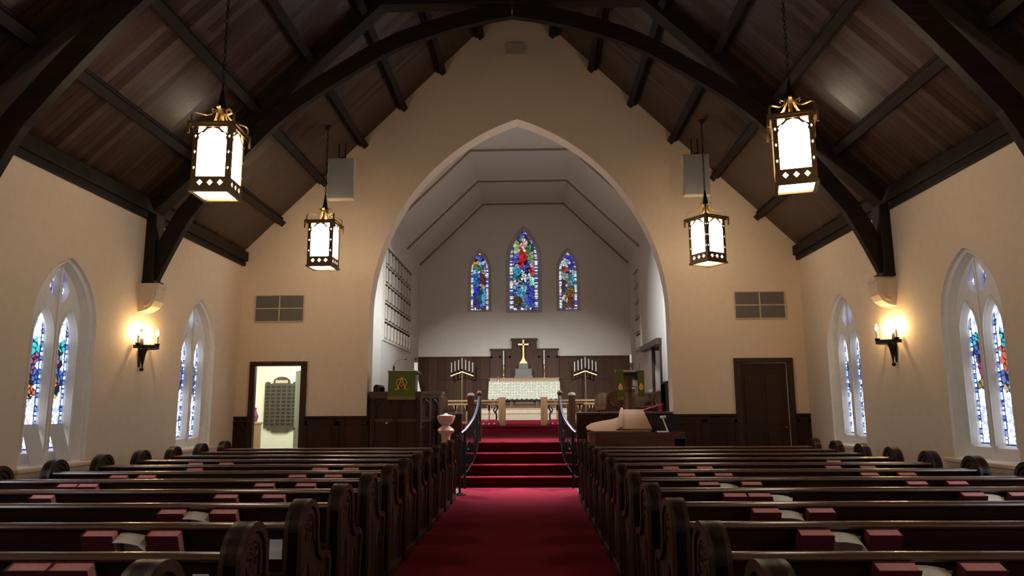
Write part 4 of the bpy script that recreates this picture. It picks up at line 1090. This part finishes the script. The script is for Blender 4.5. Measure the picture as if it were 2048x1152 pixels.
for s, nm in ((-1,'trim_11'),(1,'trim_12')):
    mb = MB().box(s*1.15,s*CX,YB-.06,YB,ZS,3.12).box(s*1.15,s*CX,YB-.10,YB,3.11,3.17,.006).box(s*1.2,s*2.9,YB-.085,YB-.05,2.38,2.46,.005)
    for i in range(6): x = 1.15+.5*i; mb.box(s*(x-.02 if i else x),s*(x+.04),YB-.075,YB-.06,ZS,3.11)
    struct(nm, mb, M['panel'])
cr = thing('altar_cross', 'brass cross on a stepped stone base above the altar', 'cross', (0-.03, 24.62, 2.41))
obj('base', MB().box(-.31,.31,-.16,.16,0,.08,.006).box(-.28,.28,-.14,.14,.08,.31,.006), M['grey_stone'], cr)
obj('base', MB().box(-.16,.16,-.10,.10,.31,.49,.006), M['grey_stone'], cr)
obj('cross_foot', MB().prism([(-.13,.49),(.13,.49),(.13,.52),(.075,.58),(.04,.66),(.032,.72),(-.032,.72),(-.04,.66),(-.075,.58),(-.13,.52)], 'y', -.06, .06), M['brass'], cr)
obj('shaft', MB().box(-.030,.030,-.02,.02,.70,1.28,.006).box(-.165,.165,-.02,.02,1.10,1.165,.006).box(-.042,.042,-.024,.024,1.26,1.29,.004).box(-.18,-.16,-.024,.024,1.09,1.175,.004).box(.16,.18,-.024,.024,1.09,1.175,.004), M['brass'], cr)
def candle(x, label):
    t = thing('altar_candle', label, 'candle', (x, 24.62, 2.41), 0, 'altar candles')
    obj('candlestick', MB().lathe([(.075,0),(.075,.015),(.03,.04),(.014,.08),(.014,.22),(.026,.25),(.014,.28),(.014,.42),(.04,.45),(.04,.465)], n=14), M['brass'], t, True)
    obj('wax', MB().lathe([(.022,.465),(.022,.93),(.01,.935)], n=12), M['wax'], t, True); return t
candle(-.70, 'tall white altar candle left of the cross'); candle(.67, 'tall white altar candle right of the cross')
def candelabrum(x, label):
    t = thing('candelabrum', label, 'candelabrum', (x, 24.3, ZS), 0, 'candelabra')
    Z = ZS
    obj('foot', MB().lathe([(.22,0),(.22,.02),(.06,.05),(.02,.10)], n=16), M['brass'], t, True)
    obj('pole', MB().lathe([(.012,.08),(.012,2.6-Z)], n=10), M['brass'], t, True)
    obj('arm_bar', MB().band([(-.38,2.48-Z),(0,2.62-Z),(.38,2.48-Z)], -.014, .014, 'y', -.014, .014), M['brass'], t)
    for k in range(-3, 4):
        u = k*.118; zb = 2.64-abs(u)*.33-Z; top = 3.06-abs(k)*.045-Z if k else 3.08-Z
        c = obj('candle', MB().lathe([(.019,zb+.07),(.019,max(zb+.37, top)),(.008,max(zb+.37, top)+.005)], (u,0,0), 10), M['wax'], t, True)
        obj('socket', MB().lathe([(.01,zb-.03),(.012,zb+.03),(.03,zb+.06),(.03,zb+.075)], (u,0,0), 10), M['iron'], c, True)
    return t
candelabrum(-2.08, 'seven branched brass candelabrum left of the altar'); candelabrum(2.03, 'seven branched brass candelabrum right of the altar')
pc = thing('paschal_candle', 'tall single candle in a dark gilded stand behind the lectern', 'candle stand', (3.30, 22.5, ZS))
obj('stand', MB().lathe([(.16,0),(.16,.03),(.05,.08),(.03,.3),(.045,.9),(.03,1.2),(.05,1.35),(.035,1.5),(.055,1.62),(.04,1.75),(.06,1.80),(.06,1.82)], n=14), M['bronze'], pc, True)
obj('wax', MB().lathe([(.035,1.82),(.035,2.08),(.012,2.085)], n=12), M['wax'], pc, True)
fg = thing('furled_banner', 'furled cream banner on a dark pole left of the sanctuary panelling', 'banner', (-3.32, 22.3, ZS))
obj('pole', MB().tube([(0,0,0),(0,0,1.95)], .018, 8).ball((0,0,1.98), .04, 10), M['dark'], fg, True)
mb = MB(); V = []; F = []
for j in range(13):
    for i in range(14):
        a = 2*PI*i/14; z = .75+1.12*j/12; r = (.05+.13*(1-j/12)**1.4)*(1+.28*math.sin(3*a+j*.7)); V.append((r*math.cos(a), r*.7*math.sin(a), z))
for j in range(12):
    for i in range(14): F.append((j*14+i, j*14+(i+1)%14, (j+1)*14+(i+1)%14, (j+1)*14+i))
mb.add(V, F); obj('cloth', mb, M['paper'], fg, True)
obj('base', MB().lathe([(.14,0),(.14,.03),(.03,.07)], n=14), M['bronze'], fg, True)

# organ lattices on the chancel side walls
def lattice(s, y0, y1, label):
    t = thing('organ_lattice', label, 'lattice', (s*CX, y0, 3.24), 0, 'organ lattices')
    L = y1-y0; H = 2.52; X = lambda a: -s*a
    obj('backing', MB().box(X(0), X(.006), 0, L, 0, H), M['dark_hole'], t)
    obj('frame', MB().box(X(0), X(.05), -.05, 0.03, -.05, H+.05).box(X(0), X(.05), L-.03, L+.05, -.05, H+.05).box(X(0), X(.05), 0, L, -.05, .02).box(X(0), X(.05), 0, L, H-.02, H+.05), M['lattice'], t)
    for k in range(5): 
        if k: obj('rail', MB().box(X(.0), X(.022), 0, L, H*k/5-.02, H*k/5+.02), M['lattice'], t)
    nk = round(L/.478)
    for k in range(nk):
        y = L*(k+.5)/nk
        for r in range(5): 
            z0 = H*r/5+.035; obj('slat', MB().box(X(.004), X(.06), y-.085, y+.085, z0, z0+H/5-.13, .004), M['lattice'], t)
    return t
lattice(-1, 18.85, 23.15, 'tan organ lattice high on the left chancel wall'); lattice(1, 22.45, 23.65, 'narrow tan organ lattice on the right chancel wall')
# side doorway in the right chancel wall
d3 = estruct('door_3', (CX, 20.55, ZC))
mb = MB().box(-.05,.05,-1.42,-1.34,0,2.34,.006).box(-.03,.05,.02,.08,0,2.34,.006).box(-.14,.05,-1.46,1.38,2.27,2.44,.008)
obj('frame', mb, M['pew_end'], d3)
struct('wall_side_room', MB().box(CX+1.6, CX+1.7, 18.6, 22.5, ZC, 3.4).box(CX+.3, CX+1.7, 18.6, 18.7, ZC, 3.4).box(CX+.3, CX+1.7, 22.4, 22.5, ZC, 3.4).box(CX+.3, CX+1.7, 18.6, 22.5, 3.4, 3.5).box(CX-.02, CX+1.7, 18.6, 22.5, ZC-.1, ZC), M['dark_hole'])  # walls coloured near black to paint the shade inside this room
cs = thing('side_cabinet', 'dark cabinet with small objects in the right chancel doorway', 'cabinet', (3.40, 19.38, ZC))
obj('body', MB().box(-.18,.18,-.30,.30,0,.97), M['dark'], cs); obj('top', MB().box(-.22,.20,-.33,.33,.97,1.02,.006), M['dark_x'], cs)
tag(obj('white_bowl', MB().lathe([(.03,0),(.06,.03),(.08,.08),(.07,.08),(.0,.03)], n=14), M['wax'], None, True), 'small white bowl on the cabinet in the chancel doorway', 'bowl', loc=(3.36, 19.3, ZC+1.02))

# ------------------------------------------------------------------ lights
def area(name, loc, target, size, energy, col, sy=None):
    l = bpy.data.lights.new(name, 'AREA'); l.energy = energy; l.color = col; l.size = size
    if sy: l.shape = 'RECTANGLE'; l.size_y = sy
    o = bpy.data.objects.new(name, l); COL.objects.link(o); o.location = loc
    o.rotation_euler = (Vector(target)-Vector(loc)).to_track_quat('-Z', 'Y').to_euler()
    return o
def point(name, loc, energy, col, r=.1):
    l = bpy.data.lights.new(name, 'POINT'); l.energy = energy; l.color = col; l.shadow_soft_size = r
    o = bpy.data.objects.new(name, l); COL.objects.link(o); o.location = loc; return o
WARM = (1.0,.78,.55); COOL = (.80,.90,1.0)
for s in (-1, 1):   # fill lights added out of sight behind the arch, not real fittings
    a_ = area('sanctuary_fill', (s*2.75, YA+AT+.2, 5.0), (s*1.2, 25, 1.1), .4, 45, (.90,.97,1.0)); a_.data.spread = math.radians(40)  # added fill to brighten the lower back wall and altar
    a_ = area('crossing_fill', (-s*3.3, YA+AT+.15, 4.6), (s*CX, 18.3, 4.0), .35, 34, (.76,.89,1.0)); a_.data.spread = math.radians(34)  # added fill for the bright stripe on each side wall
    a_ = area('step_fill', (s*3.05, 14.9, 5.6), (0, 13.3, 0), .4, 100, (.80,.87,1.0)); a_.data.spread = math.radians(60)  # added fill to brighten the treads and nearby carpet
area('vestry_ceiling_light', (-5.6,16.0,2.85), (-5.6,16.0,0), 1.2, 52, (1.0,.98,.86))
for s in (-1, 1):
    for y in (3.4, -1.2):   # the lanterns of the bays behind the camera
        point('rear_lantern_light', (s*3.4, y, 4.4), 45, WARM, .2)
w = bpy.data.worlds.new('World'); SC.world = w; w.use_nodes = True
w.node_tree.nodes['Background'].inputs[0].default_value = (.55,.65,.8,1); w.node_tree.nodes['Background'].inputs[1].default_value = .05

# ------------------------------------------------------------------ camera
cam = bpy.data.cameras.new('camera'); co = bpy.data.objects.new('camera', cam); COL.objects.link(co)
cam.sensor_width = 36; cam.lens = 1450/2048*36; cam.clip_end = 200
yaw, p, r = math.radians(1.518), math.radians(9.32), math.radians(.337)
Fv = Vector((-math.sin(yaw)*math.cos(p), math.cos(yaw)*math.cos(p), math.sin(p))); Rv = Vector((math.cos(yaw), math.sin(yaw), 0)); Uv = Rv.cross(Fv)
R2 = Rv*math.cos(r) - Uv*math.sin(r); U2 = Uv*math.cos(r) + Rv*math.sin(r)
mt = Matrix((R2, U2, -Fv)).transposed().to_4x4(); mt.translation = (.25, 0, 1.45); co.matrix_world = mt
SC.camera = co
SC.view_settings.view_transform = 'Standard'; SC.view_settings.look = 'None'; SC.view_settings.exposure = 0
SC.cycles.use_denoising = True
SC.cycles.max_bounces = 5; SC.cycles.diffuse_bounces = 4; SC.cycles.sample_clamp_indirect = 4.0
